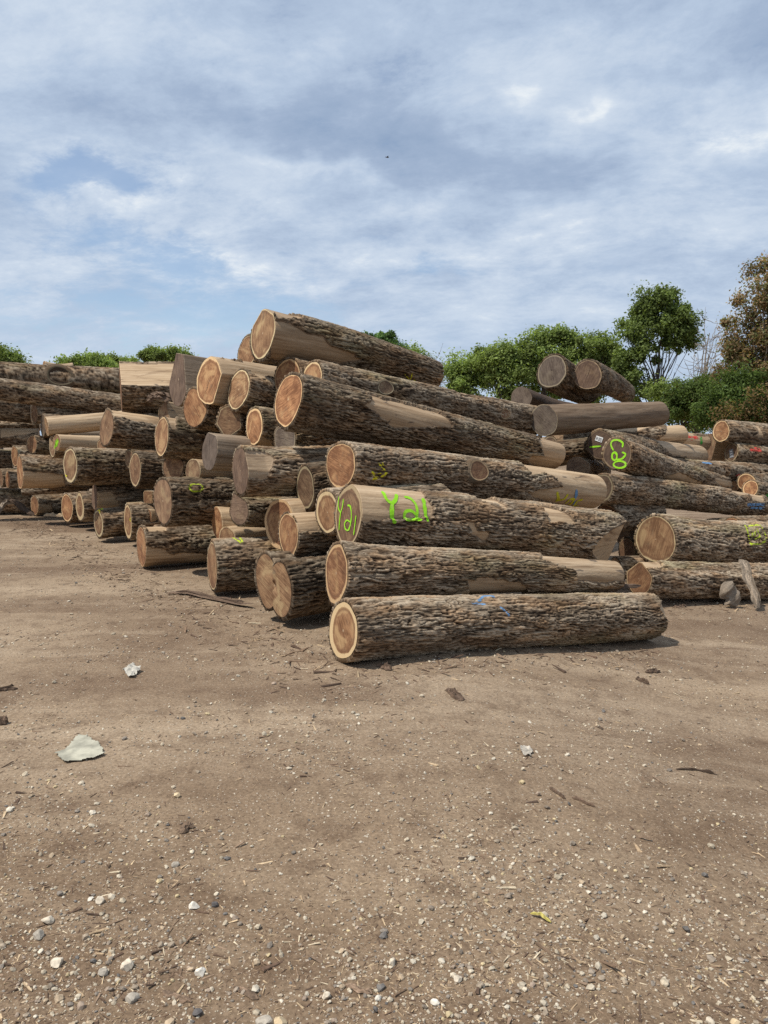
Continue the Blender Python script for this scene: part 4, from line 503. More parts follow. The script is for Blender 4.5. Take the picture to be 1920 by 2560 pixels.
def m_ground():
    m, t = mat('dirt_yard')
    p = t.n('ShaderNodeNewGeometry').outputs['Position']
    big = t.noise(t.vmul(p, (.22, .5, .3)), 1., 5., .6, .5).outputs[0]
    trk = t.noise(t.vmul(p, (.30, 1.7, .3)), 1., 5., .62, .9).outputs[0]
    med = t.noise(p, 4.5, 6., .68, .3).outputs[0]
    fine = t.noise(p, 60., 5., .7).outputs[0]
    c = t.mix(t.mr(big, .35, .68), (.156, .107, .071), (.298, .224, .153))
    c = t.mix(t.mr(trk, .45, .7, 0., .6), c, (.35, .272, .192))
    c = t.mix(t.mr(med, .45, .72, 0., .65), c, (.105, .068, .045))
    sy = t.n('ShaderNodeSeparateXYZ'); t.l(p, sy.inputs[0])
    wet = t.mr(t.math('ADD', sy.outputs[1], t.math('MULTIPLY', t.math('SUBTRACT', big, .5), 6.)), 2.6, 4.2, .75, 0.)
    c = t.mix(wet, c, t.mix(1., c, (.76, .72, .68), mode='MULTIPLY'))
    c = t.mix(t.mr(fine, .3, .7), t.mix(1., c, (.72, .70, .68), mode='MULTIPLY'), t.mix(1., c, (1.25, 1.24, 1.22), mode='MULTIPLY'))
    hts = t.math('ADD', t.math('MULTIPLY', fine, .35), t.math('MULTIPLY', med, .8))
    for sc, lo, dens, colr in ((70., .20, .30, (.50, .43, .34)), (150., .26, .35, (.46, .38, .29)), (110., .24, .2, (.075, .05, .036)), (38., .16, .16, (.47, .41, .33))):
        vo = t.n('ShaderNodeTexVoronoi', feature='F1'); t.l(t.vmul(p, (1., 1., .3)), vo.inputs['Vector']); vo.inputs['Scale'].default_value = sc
        s2 = t.n('ShaderNodeSeparateColor'); t.l(vo.outputs['Color'], s2.inputs[0])
        k = t.math('MULTIPLY', t.math('LESS_THAN', vo.outputs['Distance'], t.math('MULTIPLY', s2.outputs[1], lo * 1.6)), t.math('LESS_THAN', s2.outputs[0], t.math('MULTIPLY', t.mr(med, .3, .65, 1.3, .5), dens)))
        c = t.mix(t.math('MULTIPLY', k, .8), c, colr)
        hts = t.math('ADD', hts, t.math('MULTIPLY', k, .35))
    # short fibres of wood lying about
    vo = t.n('ShaderNodeTexVoronoi', feature='F1'); r2 = t.n('ShaderNodeVectorRotate', rotation_type='Z_AXIS'); t.l(p, r2.inputs['Vector'])
    t.l(t.math('MULTIPLY', t.noise(p, 5., 1.).outputs[0], 9.), r2.inputs['Angle'])
    t.l(t.vmul(r2.outputs[0], (18., 120., 4.)), vo.inputs['Vector']); vo.inputs['Scale'].default_value = 1.
    s2 = t.n('ShaderNodeSeparateColor'); t.l(vo.outputs['Color'], s2.inputs[0])
    k = t.math('MULTIPLY', t.math('LESS_THAN', vo.outputs['Distance'], .30), t.math('LESS_THAN', s2.outputs[0], .3))
    c = t.mix(t.math('MULTIPLY', k, .75), c, t.mix(t.math('GREATER_THAN', s2.outputs[2], .62), (.10, .062, .042), (.44, .33, .21)))
    t.out(c, .95, hts, .8, .012, .1)
    return m

def m_vcol(name, rough=.85, bump=30., trans=0., var=.25):
    """colour per vertex (attribute 'col') with a little noise"""
    m, t = mat(name)
    a = t.attr('col').outputs['Color']
    p = t.n('ShaderNodeNewGeometry').outputs['Position']
    nz = t.noise(p, bump, 4., .6).outputs[0]
    c = t.mix(t.mr(nz, .3, .7), t.mix(1., a, (1 - var,) * 3, mode='MULTIPLY'), t.mix(1., a, (1 + var,) * 3, mode='MULTIPLY'))
    if trans:
        d = t.n('ShaderNodeBsdfDiffuse'); t.l(c, d.inputs[0]); tr = t.n('ShaderNodeBsdfTranslucent')
        t.l(t.mix(1., c, (1.2, 1.25, .6), mode='MULTIPLY'), tr.inputs[0])
        ms = t.n('ShaderNodeMixShader'); ms.inputs[0].default_value = trans; t.l(d.outputs[0], ms.inputs[1]); t.l(tr.outputs[0], ms.inputs[2])
        o = t.n('ShaderNodeOutputMaterial'); t.l(ms.outputs[0], o.inputs[0])
    else: t.out(c, rough, nz, .5, .003, .2)
    return m

M_BARK, M_CAP, M_GROUND = m_bark(), m_cap(), m_ground()
M_STONE = m_vcol('stone', .85, 60.)
M_CHIP = m_vcol('wood_chip', .85, 80.)
M_LEAF = m_vcol('foliage', .6, 1.5, .5, .3)
M_TRUNK = m_flat('tree_bark', (.10, .08, .065), .9, .35, 3.)
M_PALEBRANCH = m_flat('pale_dry_wood', (.27, .235, .20), .9, .25, 3.)
M_PAPER = m_flat('dirty_paper', (.36, .34, .265), .85, .3, 9.)
M_PAPERW = m_flat('white_scrap', (.44, .41, .35), .8, .15, 20.)
M_FILM = m_flat('dusty_film', (.36, .32, .265), .6, .35, 25.)
M_TAG = m_flat('paper_tag', (.75, .75, .73), .6)
M_INK = m_flat('print_ink', (.08, .08, .09), .6)
M_PLATE = m_flat('grey_plate', (.22, .23, .24), .5)
_pm = {}
def m_paint(c):
    c = tuple(c)
    if c not in _pm:
        m, t = mat('spray_paint'); p = t.n('ShaderNodeNewGeometry').outputs['Position']; nz = t.noise(p, 55., 5., .7).outputs[0]; n2_ = t.noise(p, 9., 3., .6).outputs[0]
        b = t.mix(t.mr(nz, .3, .7), tuple(x * .82 for x in c), tuple(min(1., x * 1.12) for x in c))
        b = t.mix(t.mr(t.math('ADD', nz, t.math('MULTIPLY', n2_, .5)), .82, .95, 0., .7), b, (.42, .30, .18))
        t.out(b, .6, nz, .3, .003); _pm[c] = m
    return _pm[c]

# ------------------------------------------------------------------ ground
def ground_z(x, y):
    x = np.asarray(x, np.float32); y = np.asarray(y, np.float32)
    z = -0.30 * sst(0., 3.0, x) - 0.16 * sst(2.8, 5.2, x)
    z = z + .012 * perlin(x * .45, y * .6, 3.1 + 0 * x) * sst(2., 5., np.hypot(x, y))
    return z

def ground_detail(x, y):
    n = .006 * fbm(x * 6, y * 6, 0 * x + .3, 4) + .004 * perlin(x * 24, y * 24, 0 * x + 4.)
    rut = .006 * perlin(x * .5, y * 3.2, 0 * x + 8.)
    return (n + rut)

def build_ground():
    def axis(start, step, growth, end):
        a = [start]
        while a[-1] < end: a.append(a[-1] + step); step *= growth
        return a
    xp = axis(0., .013, 1.006, 5.); xp = xp + axis(xp[-1], .06, 1.12, 600.)[1:]
    xs = np.array([-q for q in xp[::-1]][:-1] + xp)
    ys = axis(1.3, .0085, 1.0046, 9.); ys = ys + axis(ys[-1], .07, 1.07, 900.)[1:]
    yb = [-q for q in axis(.3, .3, 1.3, 300.)][::-1]
    ys = np.array(yb + [0., .5, 1.] + ys)
    X, Y = np.meshgrid(xs, ys)
    f = 1 - sst(9., 16., np.hypot(X, Y))
    Z = ground_z(X, Y) + ground_detail(X, Y) * f
    V = np.stack([X, Y, Z], -1).reshape(-1, 3)
    nx, ny = len(xs), len(ys)
    i = (np.arange(ny - 1)[:, None] * nx + np.arange(nx - 1)[None]).ravel()
    F = np.stack([i, i + 1, i + nx + 1, i + nx], -1)
    tag(obj('ground', mesh_arrays('ground', V, F), mats=[M_GROUND]), kind='structure')
build_ground()

# ------------------------------------------------------------------ logs
def polymask(s, c, poly, soft):
    """signed distance-like mask of a polygon in (s, c) metres"""
    P = np.array(poly, np.float32); n = len(P)
    inside = np.zeros(s.shape, bool); dist = np.full(s.shape, 9., np.float32)
    for k in range(n):
        x0, y0 = P[k]; x1, y1 = P[(k + 1) % n]
        if y0 != y1:
            cond = ((y0 > c) != (y1 > c)) & (s < (x1 - x0) * (c - y0) / (y1 - y0) + x0)
            inside ^= cond
        dx, dy = x1 - x0, y1 - y0; L2 = dx * dx + dy * dy + 1e-9
        t = np.clip(((s - x0) * dx + (c - y0) * dy) / L2, 0, 1)
        dist = np.minimum(dist, np.hypot(s - x0 - t * dx, c - y0 - t * dy))
    sd = np.where(inside, dist, -dist)
    return sst(-soft, soft, sd)

def linedist(s, c, pts):
    d = np.full(s.shape, 9., np.float32)
    for (x0, y0), (x1, y1) in zip(pts[:-1], pts[1:]):
        dx, dy = x1 - x0, y1 - y0; L2 = dx * dx + dy * dy + 1e-9
        t = np.clip(((s - x0) * dx + (c - y0) * dy) / L2, 0, 1)
        d = np.minimum(d, np.hypot(s - x0 - t * dx, c - y0 - t * dy))
    return d

def smooth_line(pts, n=6):
    P = np.array(pts, float)
    if len(P) < 3: 
        return [tuple(P[0] + (P[1] - P[0]) * k / n) for k in range(n + 1)]
    Q = np.vstack([2 * P[0] - P[1], P, 2 * P[-1] - P[-2]]); out = []
    for i in range(1, len(Q) - 2):
        for k in range(n):
            t = k / n
            out.append(.5 * ((2 * Q[i]) + (-Q[i - 1] + Q[i + 1]) * t + (2 * Q[i - 1] - 5 * Q[i] + 4 * Q[i + 1] - Q[i + 2]) * t * t + (-Q[i - 1] + 3 * Q[i] - 3 * Q[i + 1] + Q[i + 2]) * t ** 3))
    out.append(P[-1]); return [tuple(q) for q in out]

def ribbon(pts2, w, seed):
    """flat brush stroke in 2D: left and right border points with soft width changes and round ends"""
    P = np.array(smooth_line(pts2, 8)); T = np.gradient(P, axis=0); T /= np.linalg.norm(T, axis=1)[:, None] + 1e-9
    Nn = np.stack([-T[:, 1], T[:, 0]], 1); n = len(P)
    r = np.random.default_rng(seed)
    ww = w * .5 * (1 + .12 * np.interp(np.arange(n), np.linspace(0, n, 8), r.normal(size=8)))
    endf = np.minimum(1, np.sqrt(np.minimum(np.arange(n), np.arange(n)[::-1]) / 2. + .12))
    ww = ww * endf
    return P, Nn, ww

CAPMESH = 0
def build_log(key, e):
    g = e['g']; A = np.array(g[:3]); B = np.array(g[3:6]); ra, rb = g[6:8]
    sd = (sum(map(ord, key)) * 37 + int(key[1:]) * 101) % 997
    r_ = np.random.default_rng(sd)
    d = B - A; Ln = float(np.linalg.norm(d)); d /= Ln
    n = np.cross(d, [0, 0, 1.]); n /= np.linalg.norm(n); e3 = np.cross(n, d)
    root = empty('log', (A[0], A[1], A[2] - ra))
    tag(root, LAB[key], 'log', GROUP[key[0]])
    org = A - np.array(root.location)
    dist = float(np.linalg.norm((A + B) * .5 - np.array([0, 0, 1.6])))
    px = min(float(np.linalg.norm(A - np.array([0, 0, 1.6]))), dist) / 769.
    ds = max(.0065, 1.0 * px); ns = max(8, int(Ln / ds)); nt = int(np.clip(2 * math.pi * ra / max(.0055, .85 * px), 40, 320))
    s1 = np.linspace(0, Ln, ns + 1, dtype=np.float32); th1 = (np.linspace(0, 2 * math.pi, nt, endpoint=False) - math.radians(130)).astype(np.float32)
    S, TH = np.meshgrid(s1, th1, indexing='ij'); TD = np.degrees(TH)
    rr = ra + (rb - ra) * S / Ln
    cy, cz = np.sin(TH), np.cos(TH)                       # n (towards the front), up
    sx = sd * 3.17
    # trunk shape
    shp = 1 + .045 * perlin(S * .8 + sx, cy * 1.1, cz * 1.1) + .03 * perlin(S * 2.2 + sx, cy * 2.3, cz * 2.3)
    if e.get('bare', 0): shp = shp + .035 * perlin(S * 1.5 + sx + 5, cy * 1.7, cz * 1.7) + .012 * perlin(S * 6 + sx, cy * 4, cz * 4)
    o1, o2 = r_.uniform(0, 6.28, 2); shp = shp * (1 + .035 * np.cos(2 * (TH - o1)) + .022 * np.cos(3 * (TH - o2)))
    am, a0 = LENS.get(key, (0, 0))
    if am: shp = shp * (1 + am * .25 - am * np.abs(np.sin(TH - math.radians(a0))) ** .9 * np.exp(-S / .8))
    for th0, dep, wd in NOTCH.get(key, ()):
        dt = (TD - th0 + 180) % 360 - 180
        shp = shp * (1 - dep * np.exp(-(dt / wd) ** 2) * np.exp(-S / .7))
    if key == 'L29':
        sn, cs_ = np.sin(TH), np.cos(TH); best = np.zeros_like(S)
        for c0_, zc in ((.48, -.03), (-.48, .05)):
            aa, bb = .62, .98; qa = (sn / aa) ** 2 + (cs_ / bb) ** 2; qb = -(c0_ * sn / aa ** 2 + zc * cs_ / bb ** 2); qc = (c0_ / aa) ** 2 + (zc / bb) ** 2 - 1
            best = np.maximum(best, (-qb + np.sqrt(np.maximum(qb * qb - qa * qc, 0))) / qa)
        kb = np.exp(-S / .9); shp = shp * ((1 - kb) + kb * best)
    if key == 'L2': shp = shp * (1 + .16 * np.exp(-S / .22))
    R = rr * .965 * shp
    peel = np.zeros_like(S)
    wob = .035 * fbm(S * 7 + sx, cy * 3, cz * 3, 3) + .014 * fbm(S * 16 + sx, cy * rr * 60, cz * rr * 60, 2)
    for poly in e.get('peel', ()):
        rm = (ra + rb) * .5
        P2 = [(p[0], math.radians(p[1]) * rm) for p in poly]
        peel = np.maximum(peel, polymask(S + wob, TH * rm + wob[::-1], P2, .012))
    bare = e.get('bare', 0)
    if bare:
        nb = fbm(S * 1.4 + sx, cy * 1.2, cz * 1.2, 4)
        peel = np.maximum(peel, sst(-.02, .03, nb + (bare - .5) * 1.3))
    edge_f = np.zeros_like(S)
    for th0, df, rng_s, isb in FAC.get(key, ()):
        if rng_s < 0:                                  # slanting cut at the far end
            cc = np.cos(TH - math.radians(th0)); dep = 1.02 - np.clip((S - (Ln + rng_s)) / -rng_s, 0, 1) * (1.02 - df)
            lim = dep * rr / np.maximum(cc, 1e-3); k = (cc > 0) & (lim < R) & (S > Ln + rng_s); R = np.where(k, lim, R); peel = np.maximum(peel, k * 1.); continue
        cc = np.cos(TH - math.radians(th0)); lim = df * rr / np.maximum(cc, 1e-3)
        k = (cc > 0) & (lim < R)
        if rng_s:
            lim2 = lim + np.maximum(0, S - rng_s * .75) * .35; k = (cc > 0) & (lim2 < R); lim = lim2
        R = np.where(k, lim, R)
        if isb: peel = np.maximum(peel, k * 1.)
    # bark relief
    f_ = .62 + .42 * r_.random() if key not in ('L1', 'L2', 'L3') else .68
    wx = .05 * perlin(S * 3 + sx, cy * 2, cz * 2)
    yb, zb = cy * rr + wx * .5 * cz, cz * rr - wx * .5 * cy
    w2 = fbm(S * 9 + sx, yb * 16, zb * 16, 2)
    k1 = 38. / f_; k2 = 80. / f_
    w3 = fbm(S * 5 + 3 + sx, yb * 10, zb * 10, 2)
    p1 = np.abs(perlin(S * 1.8 + sx + .22 * w3, yb * k1 + 1.1 * w2, zb * k1 + 1.1 * w3))
    p2 = np.abs(perlin(S * 4.4 + sx + 9, yb * k2 + .9 * w2, zb * k2 - .9 * w3))
    q = 1 / (.026 * f_)
    f1, f2, cid = voro((S + .03 * w2) * q * .26 + sx, yb * q + .8 * w2, zb * q + .8 * w3)
    plate = sst(.0, .16, f2 - f1); jit = _R3[cid, 0]
    fin = fbm(S * 26 + sx, yb * 90, zb * 90, 2)
    slope = perlin(S * 5 + sx, yb * k2 * .8 + 4, zb * k2 * .8)
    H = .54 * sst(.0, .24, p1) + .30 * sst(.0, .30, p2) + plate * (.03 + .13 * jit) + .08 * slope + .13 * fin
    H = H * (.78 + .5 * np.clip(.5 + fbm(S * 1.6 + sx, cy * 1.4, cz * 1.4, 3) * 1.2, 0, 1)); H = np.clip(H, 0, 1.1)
    bt = min(.032, .085 * ra + .007) * (1.1 if key in 'L1 L2 L3 L4 L5 L6 L7' else 1.)
    pm = sst(.35, .65, peel)
    Ro = R + (1 - pm) * (bt * (H * .95 - .05) + .006) + pm * (.002 * fin)
    # centre line sags a little
    bx = .02 * np.sin(S / Ln * math.pi) * r_.normal(); bz = .015 * np.sin(S / Ln * math.pi) * r_.normal()
    proud = lambda t_: (-.03 * sst(-.05, .05, np.sin(t_))) if key == 'L29' else 0 * t_
    jagged = np.zeros_like(S); jagged[0] = .006 * fin[0]; jagged += proud(TH) * np.exp(-S / .05)
    def pos(Sx, Rx, c, s_):
        return org + d * Sx[..., None] + n * ((Rx * s_ + bx0(Sx)))[..., None] + e3 * ((Rx * c + bz0(Sx)))[..., None]
    kx, kz = r_.normal() * .028, r_.normal() * .02
    if key == 'L1': kx, kz = .01, .012
    bx0 = lambda q_: kx * np.sin(np.clip(q_ / Ln, 0, 1) * math.pi); bz0 = lambda q_: kz * np.sin(np.clip(q_ / Ln, 0, 1) * math.pi)
    body = pos(S + jagged, Ro, cz, cy)
    # bark cut ring at the near end, closing rows at the far end
    ringA = pos(S[:1] + proud(TH[:1]), R[:1] * .985, cz[:1], cy[:1])
    round_f = .04 * ra
    ringB = pos(S[-1:] + round_f * .0, R[-1:] * .97, cz[-1:], cy[-1:]); ringB2 = pos(S[-1:] + .01, R[-1:] * .4, cz[-1:], cy[-1:])
    V = np.concatenate([ringA, body, ringB, ringB2], 0); nr = V.shape[0]
    ext = lambda a, x0, x1: np.concatenate([np.full((1, nt), x0) if np.isscalar(x0) else x0, a, np.full((2, nt), x1)], 0)
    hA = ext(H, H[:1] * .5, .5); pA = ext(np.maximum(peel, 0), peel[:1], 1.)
    co = np.stack([S, cy * rr, cz * rr], -1); co = np.concatenate([co[:1], co, co[-1:], co[-1:] + .05], 0)
    pc = np.zeros((nr, nt, 4), np.float32)
    for colr, w, pts in e.get('paint', ()):
        rm = (ra + rb) * .5
        P2 = smooth_line([(p[0], math.radians(p[1]) * rm) for p in pts], 3)
        dd = linedist(S + .01 * fin, TH * rm + .01 * fin, P2)
        k = sst(w * .62, w * .42, dd)[..., None]
        sub = pc[1:-2]; sub[..., :3] = np.where(k > sub[..., 3:], np.array(colr, np.float32), sub[..., :3]); sub[..., 3:] = np.maximum(sub[..., 3:], k)
    i = (np.arange(nr - 1)[:, None] * nt + np.arange(nt)[None]).ravel(); j = (np.arange(nr - 1)[:, None] * nt + (np.arange(nt)[None] + 1) % nt).ravel()
    F = np.stack([i, i + nt, j + nt, j], -1)
    Vf = V.reshape(-1, 3)
    Vf = np.vstack([Vf, (org + d * (Ln + .012) + n * bx0(np.float64(Ln)) + e3 * bz0(np.float64(Ln)))[None]])
    last = (nr - 1) * nt; c0 = len(Vf) - 1
    F3 = np.stack([last + np.arange(nt), np.full(nt, c0), last + (np.arange(nt) + 1) % nt], -1)
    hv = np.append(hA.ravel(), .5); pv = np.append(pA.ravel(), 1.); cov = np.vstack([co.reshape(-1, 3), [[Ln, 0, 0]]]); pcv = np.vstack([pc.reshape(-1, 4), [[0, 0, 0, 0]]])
    # crisp strokes sprayed on bare wood
    rib_faces = []; mats = [M_BARK]; fmat = []
    if 'rib' in e:
        base = len(Vf)
        for q_, (colr, w, pts) in enumerate(e['rib']):
            rm = (ra + rb) * .5
            P, Nn, ww = ribbon([(p[0], math.radians(p[1]) * rm) for p in pts], w, sd + q_)
            rows = []
            for k in (-1, -.5, 0, .5, 1):
                Q = P + Nn * (ww * k)[:, None]
                si = np.clip(Q[:, 0] / Ln * ns, 0, ns).astype(int); tt = Q[:, 1] / rm
                ti = (np.round((tt + math.radians(130)) / (2 * math.pi) * nt).astype(int)) % nt
                rad_ = Ro[si, ti] + .0035 + .0004 * q_
                rows.append(pos(Q[:, 0], rad_, np.cos(tt), np.sin(tt)))
            W = np.stack(rows, 1); m_, kk = W.shape[:2]
            ii = (np.arange(m_ - 1)[:, None] * kk + np.arange(kk - 1)[None]).ravel() + len(Vf)
            rib_faces.append(np.stack([ii, ii + kk, ii + kk + 1, ii + 1], -1)); 
            mp = m_paint(colr)
            if mp not in mats: mats.append(mp)
            fmat += [mats.index(mp)] * len(ii)
            Vf = np.vstack([Vf, W.reshape(-1, 3)])
        ex = len(Vf) - base
        hv = np.append(hv, np.full(ex, .9)); pv = np.append(pv, np.ones(ex)); cov = np.vstack([cov, np.zeros((ex, 3))]); pcv = np.vstack([pcv, np.zeros((ex, 4))])
    nq = len(F); Fq = np.vstack([F] + rib_faces)
    me = mesh_arrays('bark', Vf, Fq, F3)
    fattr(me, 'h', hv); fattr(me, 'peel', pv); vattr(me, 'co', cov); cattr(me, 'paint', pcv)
    ob = obj('bark', me, root, mats)
    if fmat:
        mi = np.zeros(len(Fq) + len(F3), np.int32); mi[nq:nq + len(fmat)] = fmat; me.polygons.foreach_set('material_index', mi)
    ob['tone'] = float(BARKT.get(key, 1.0) * (.88 + .24 * r_.random()))
    ob['grey'] = float(GREY.get(key, .05 + .25 * r_.random())); ob['seed'] = float(sd * .37)
    # the sawn near end
    nc = int(np.clip(ra / (1.3 * px), 8, 40)); f = np.linspace(0, 1, nc + 1)[1:, None]
    Rc = R[:1] * .985 * f
    bump = .0015 * perlin(Rc * cz[:1] * 20 + sx, Rc * cy[:1] * 20, 0 * Rc) * (1 - f)
    Vc = pos(0 * Rc - .002 + bump + proud(np.repeat(TH[:1], nc, 0)) * sst(0., .3, f), Rc, np.repeat(cz[:1], nc, 0), np.repeat(cy[:1], nc, 0)).reshape(-1, 3)
    Vc = np.vstack([Vc, (org - d * .002)[None]])
    i = (np.arange(nc - 1)[:, None] * nt + np.arange(nt)[None]).ravel(); j = (np.arange(nc - 1)[:, None] * nt + (np.arange(nt)[None] + 1) % nt).ravel()
    Fc = np.stack([i, i + nt, j + nt, j], -1)
    F3 = np.stack([np.full(nt, len(Vc) - 1), np.arange(nt), (np.arange(nt) + 1) % nt], -1)
    eo = r_.uniform(0, 6.28); radv = np.append((f * (1 + .30 * (1 - f) * np.cos(th1[None] - eo))).ravel(), 0)
    uv = np.stack([Rc * cy[:1] / ra, Rc * cz[:1] / ra, 0 * Rc], -1).reshape(-1, 3); uv = np.vstack([uv, [[0, 0, 0]]])
    mats = [M_CAP]; fm = []; extra = []
    for q_, (colr, w, pts) in enumerate(e.get('crib', ())):
        P, Nn, ww = ribbon(pts, w, sd + q_ + 50)
        W = np.stack([org - d * (.0055 + .0005 * q_) + n * (P + Nn * (ww * k)[:, None])[:, :1] + e3 * (P + Nn * (ww * k)[:, None])[:, 1:] for k in (-1, 1)], 1)
        m_ = len(P); ii = np.arange(m_ - 1) * 2 + len(Vc)
        extra.append(np.stack([ii, ii + 1, ii + 3, ii + 2], -1)); mp = m_paint(colr)
        if mp not in mats: mats.append(mp)
        fm += [mats.index(mp)] * (m_ - 1); Vc = np.vstack([Vc, W.reshape(-1, 3)])
        radv = np.append(radv, np.zeros(2 * m_)); uv = np.vstack([uv, np.zeros((2 * m_, 3))])
    nq = len(Fc); Fq = np.vstack([Fc] + extra)
    me = mesh_arrays('cut_end', Vc, Fq, F3); fattr(me, 'rad', radv); vattr(me, 'uvw', uv)
    oc = obj('cut_end', me, root, mats)
    if fm:
        mi = np.zeros(len(Fq) + len(F3), np.int32); mi[nq:nq + len(fm)] = fm; me.polygons.foreach_set('material_index', mi)
    hr, ag, dk, ck = CAP.get(key, (.9 + .1 * r_.random(), .3 * r_.random() ** 2, .75 + .25 * r_.random(), float(r_.random() < .3)))
    for k, v in (('heart', 1 - (1 - hr) * .72 if hr < 1 else hr), ('age', ag), ('dark', dk), ('crack', ck), ('seed', sd * .61)): oc[k] = float(v)
    # branch knots
    for s_, tdeg, kr in e.get('knot', ()):
        t0 = math.radians(tdeg); si = int(np.clip(s_ / Ln * ns, 0, ns)); ti = int(round((t0 + math.radians(130)) / (2 * math.pi) * nt)) % nt
        rn = n * math.sin(t0) + e3 * math.cos(t0); tn = np.cross(d, rn); c = org + d * s_ + rn * (R[si, ti] - .01) + n * bx0(np.float64(s_)) + e3 * bz0(np.float64(s_))
        nk = 28; a = np.linspace(0, 2 * math.pi, nk, endpoint=False); lob = 1 + .08 * np.sin(2 * a + sd) + .05 * np.sin(3 * a + 1)
        rows = []; rv = []
        for rf, hf, rad0 in ((1.35, 0., 1.), (1.18, bt * .9 + .006, 1.), (1.04, bt + .014, 1.), (.99, bt + .012, .99), (.6, bt + .011, .6), (.2, bt + .010, .2)):
            if key == 'T1': hf = hf * (1. if rf > .9 else .2)
            rows.append(c + rn * hf + (d * (np.cos(a) * lob * kr * rf * 1.5)[:, None] + tn * (np.sin(a) * lob * kr * rf)[:, None])); rv.append(np.full(nk, rad0))
        Vk = np.vstack(rows + [(c + rn * (bt * (.2 if key == 'T1' else 1) + .010))[None]]); m_ = len(rows)
        i = (np.arange(m_ - 1)[:, None] * nk + np.arange(nk)[None]).ravel(); j = (np.arange(m_ - 1)[:, None] * nk + (np.arange(nk)[None] + 1) % nk).ravel()
        me = mesh_arrays('branch_knot', Vk, np.stack([i, i + nk, j + nk, j], -1), np.stack([(m_ - 1) * nk + np.arange(nk), np.full(nk, len(Vk) - 1), (m_ - 1) * nk + (np.arange(nk) + 1) % nk], -1))
        fattr(me, 'rad', np.append(np.concatenate(rv), 0))
        ang = np.tile(a, m_); rd = np.concatenate([np.full(nk, x) for x in (1.3, 1.18, 1.04, .99, .6, .2)])
        vattr(me, 'uvw', np.vstack([np.stack([np.cos(ang) * rd, np.sin(ang) * rd, 0 * rd], -1), [[0, 0, 0]]]))
        fattr(me, 'h', np.full(len(Vk), .55)); fattr(me, 'peel', np.zeros(len(Vk))); vattr(me, 'co', Vk); cattr(me, 'paint', np.zeros((len(Vk), 4)))
        ok = obj('branch_knot', me, root, [M_CAP, M_BARK])
        mi = np.zeros((m_ - 1) * nk + nk, np.int32); mi[:2 * nk] = 1; me.polygons.foreach_set('material_index', mi)
        for k, v in (('heart', .93), ('age', .25), ('dark', .75 if key != 'T1' else .3), ('crack', 0), ('seed', sd * .3 + s_), ('tone', 1.), ('grey', .3)): ok[k] = float(v)
    for cu, cv_, w, h_, rot in e.get('tag', ()):
        cr, sr = math.cos(math.radians(rot)), math.sin(math.radians(rot))
        def tp(u, v, dz): 
            return org - d * dz + n * (cu + u * cr - v * sr) + e3 * (cv_ + u * sr + v * cr)
        vs = []; fs = []; mi = []
        def quad(u0, v0, u1, v1, dz, k):
            b = len(vs); vs.extend([tp(u0, v0, dz), tp(u1, v0, dz), tp(u1, v1, dz), tp(u0, v1, dz)]); fs.append((b, b + 1, b + 2, b + 3)); mi.append(k)
        dz = .009
        plate = key == 'R11'
        quad(-w / 2, -h_ / 2, w / 2, h_ / 2, dz, 0)
        for (a_, b_) in (((-w / 2, -h_ / 2), (w / 2, -h_ / 2)), ((w / 2, -h_ / 2), (w / 2, h_ / 2)), ((w / 2, h_ / 2), (-w / 2, h_ / 2)), ((-w / 2, h_ / 2), (-w / 2, -h_ / 2))):
            b = len(vs); vs.extend([tp(*a_, dz), tp(*b_, dz), tp(*b_, .003), tp(*a_, .003)]); fs.append((b, b + 1, b + 2, b + 3)); mi.append(0)
        if plate:
            for k in range(3): quad(-w * .3, h_ * (.3 - .28 * k), w * .3, h_ * (.18 - .28 * k), dz + .002, 1)
        else:
            for k in range(3): quad(-w * .1, h_ * (.28 - .25 * k), w * .42, h_ * (.16 - .25 * k), dz + .002, 1)
            for k in range(3): quad(-w * (.42 - .09 * k), -h_ * .3, -w * (.38 - .09 * k), h_ * .3, dz + .002, 1)
        me = mesh_arrays('paper_tag', vs, fs, smooth=False); me.polygons.foreach_set('material_index', np.array(mi, np.int32))
        me.materials.append(M_PLATE if plate else M_TAG); me.materials.append(M_TAG if plate else M_INK)
        obj('metal_plate' if plate else 'paper_tag', me, root)

GROUP = {'L': 'logs of the main pile', 'M': 'logs of the far end of the pile', 'T': 'logs of the far end of the pile', 'R': 'logs of the right pile'}
for key, e in LOGS.items(): build_log(key, e)

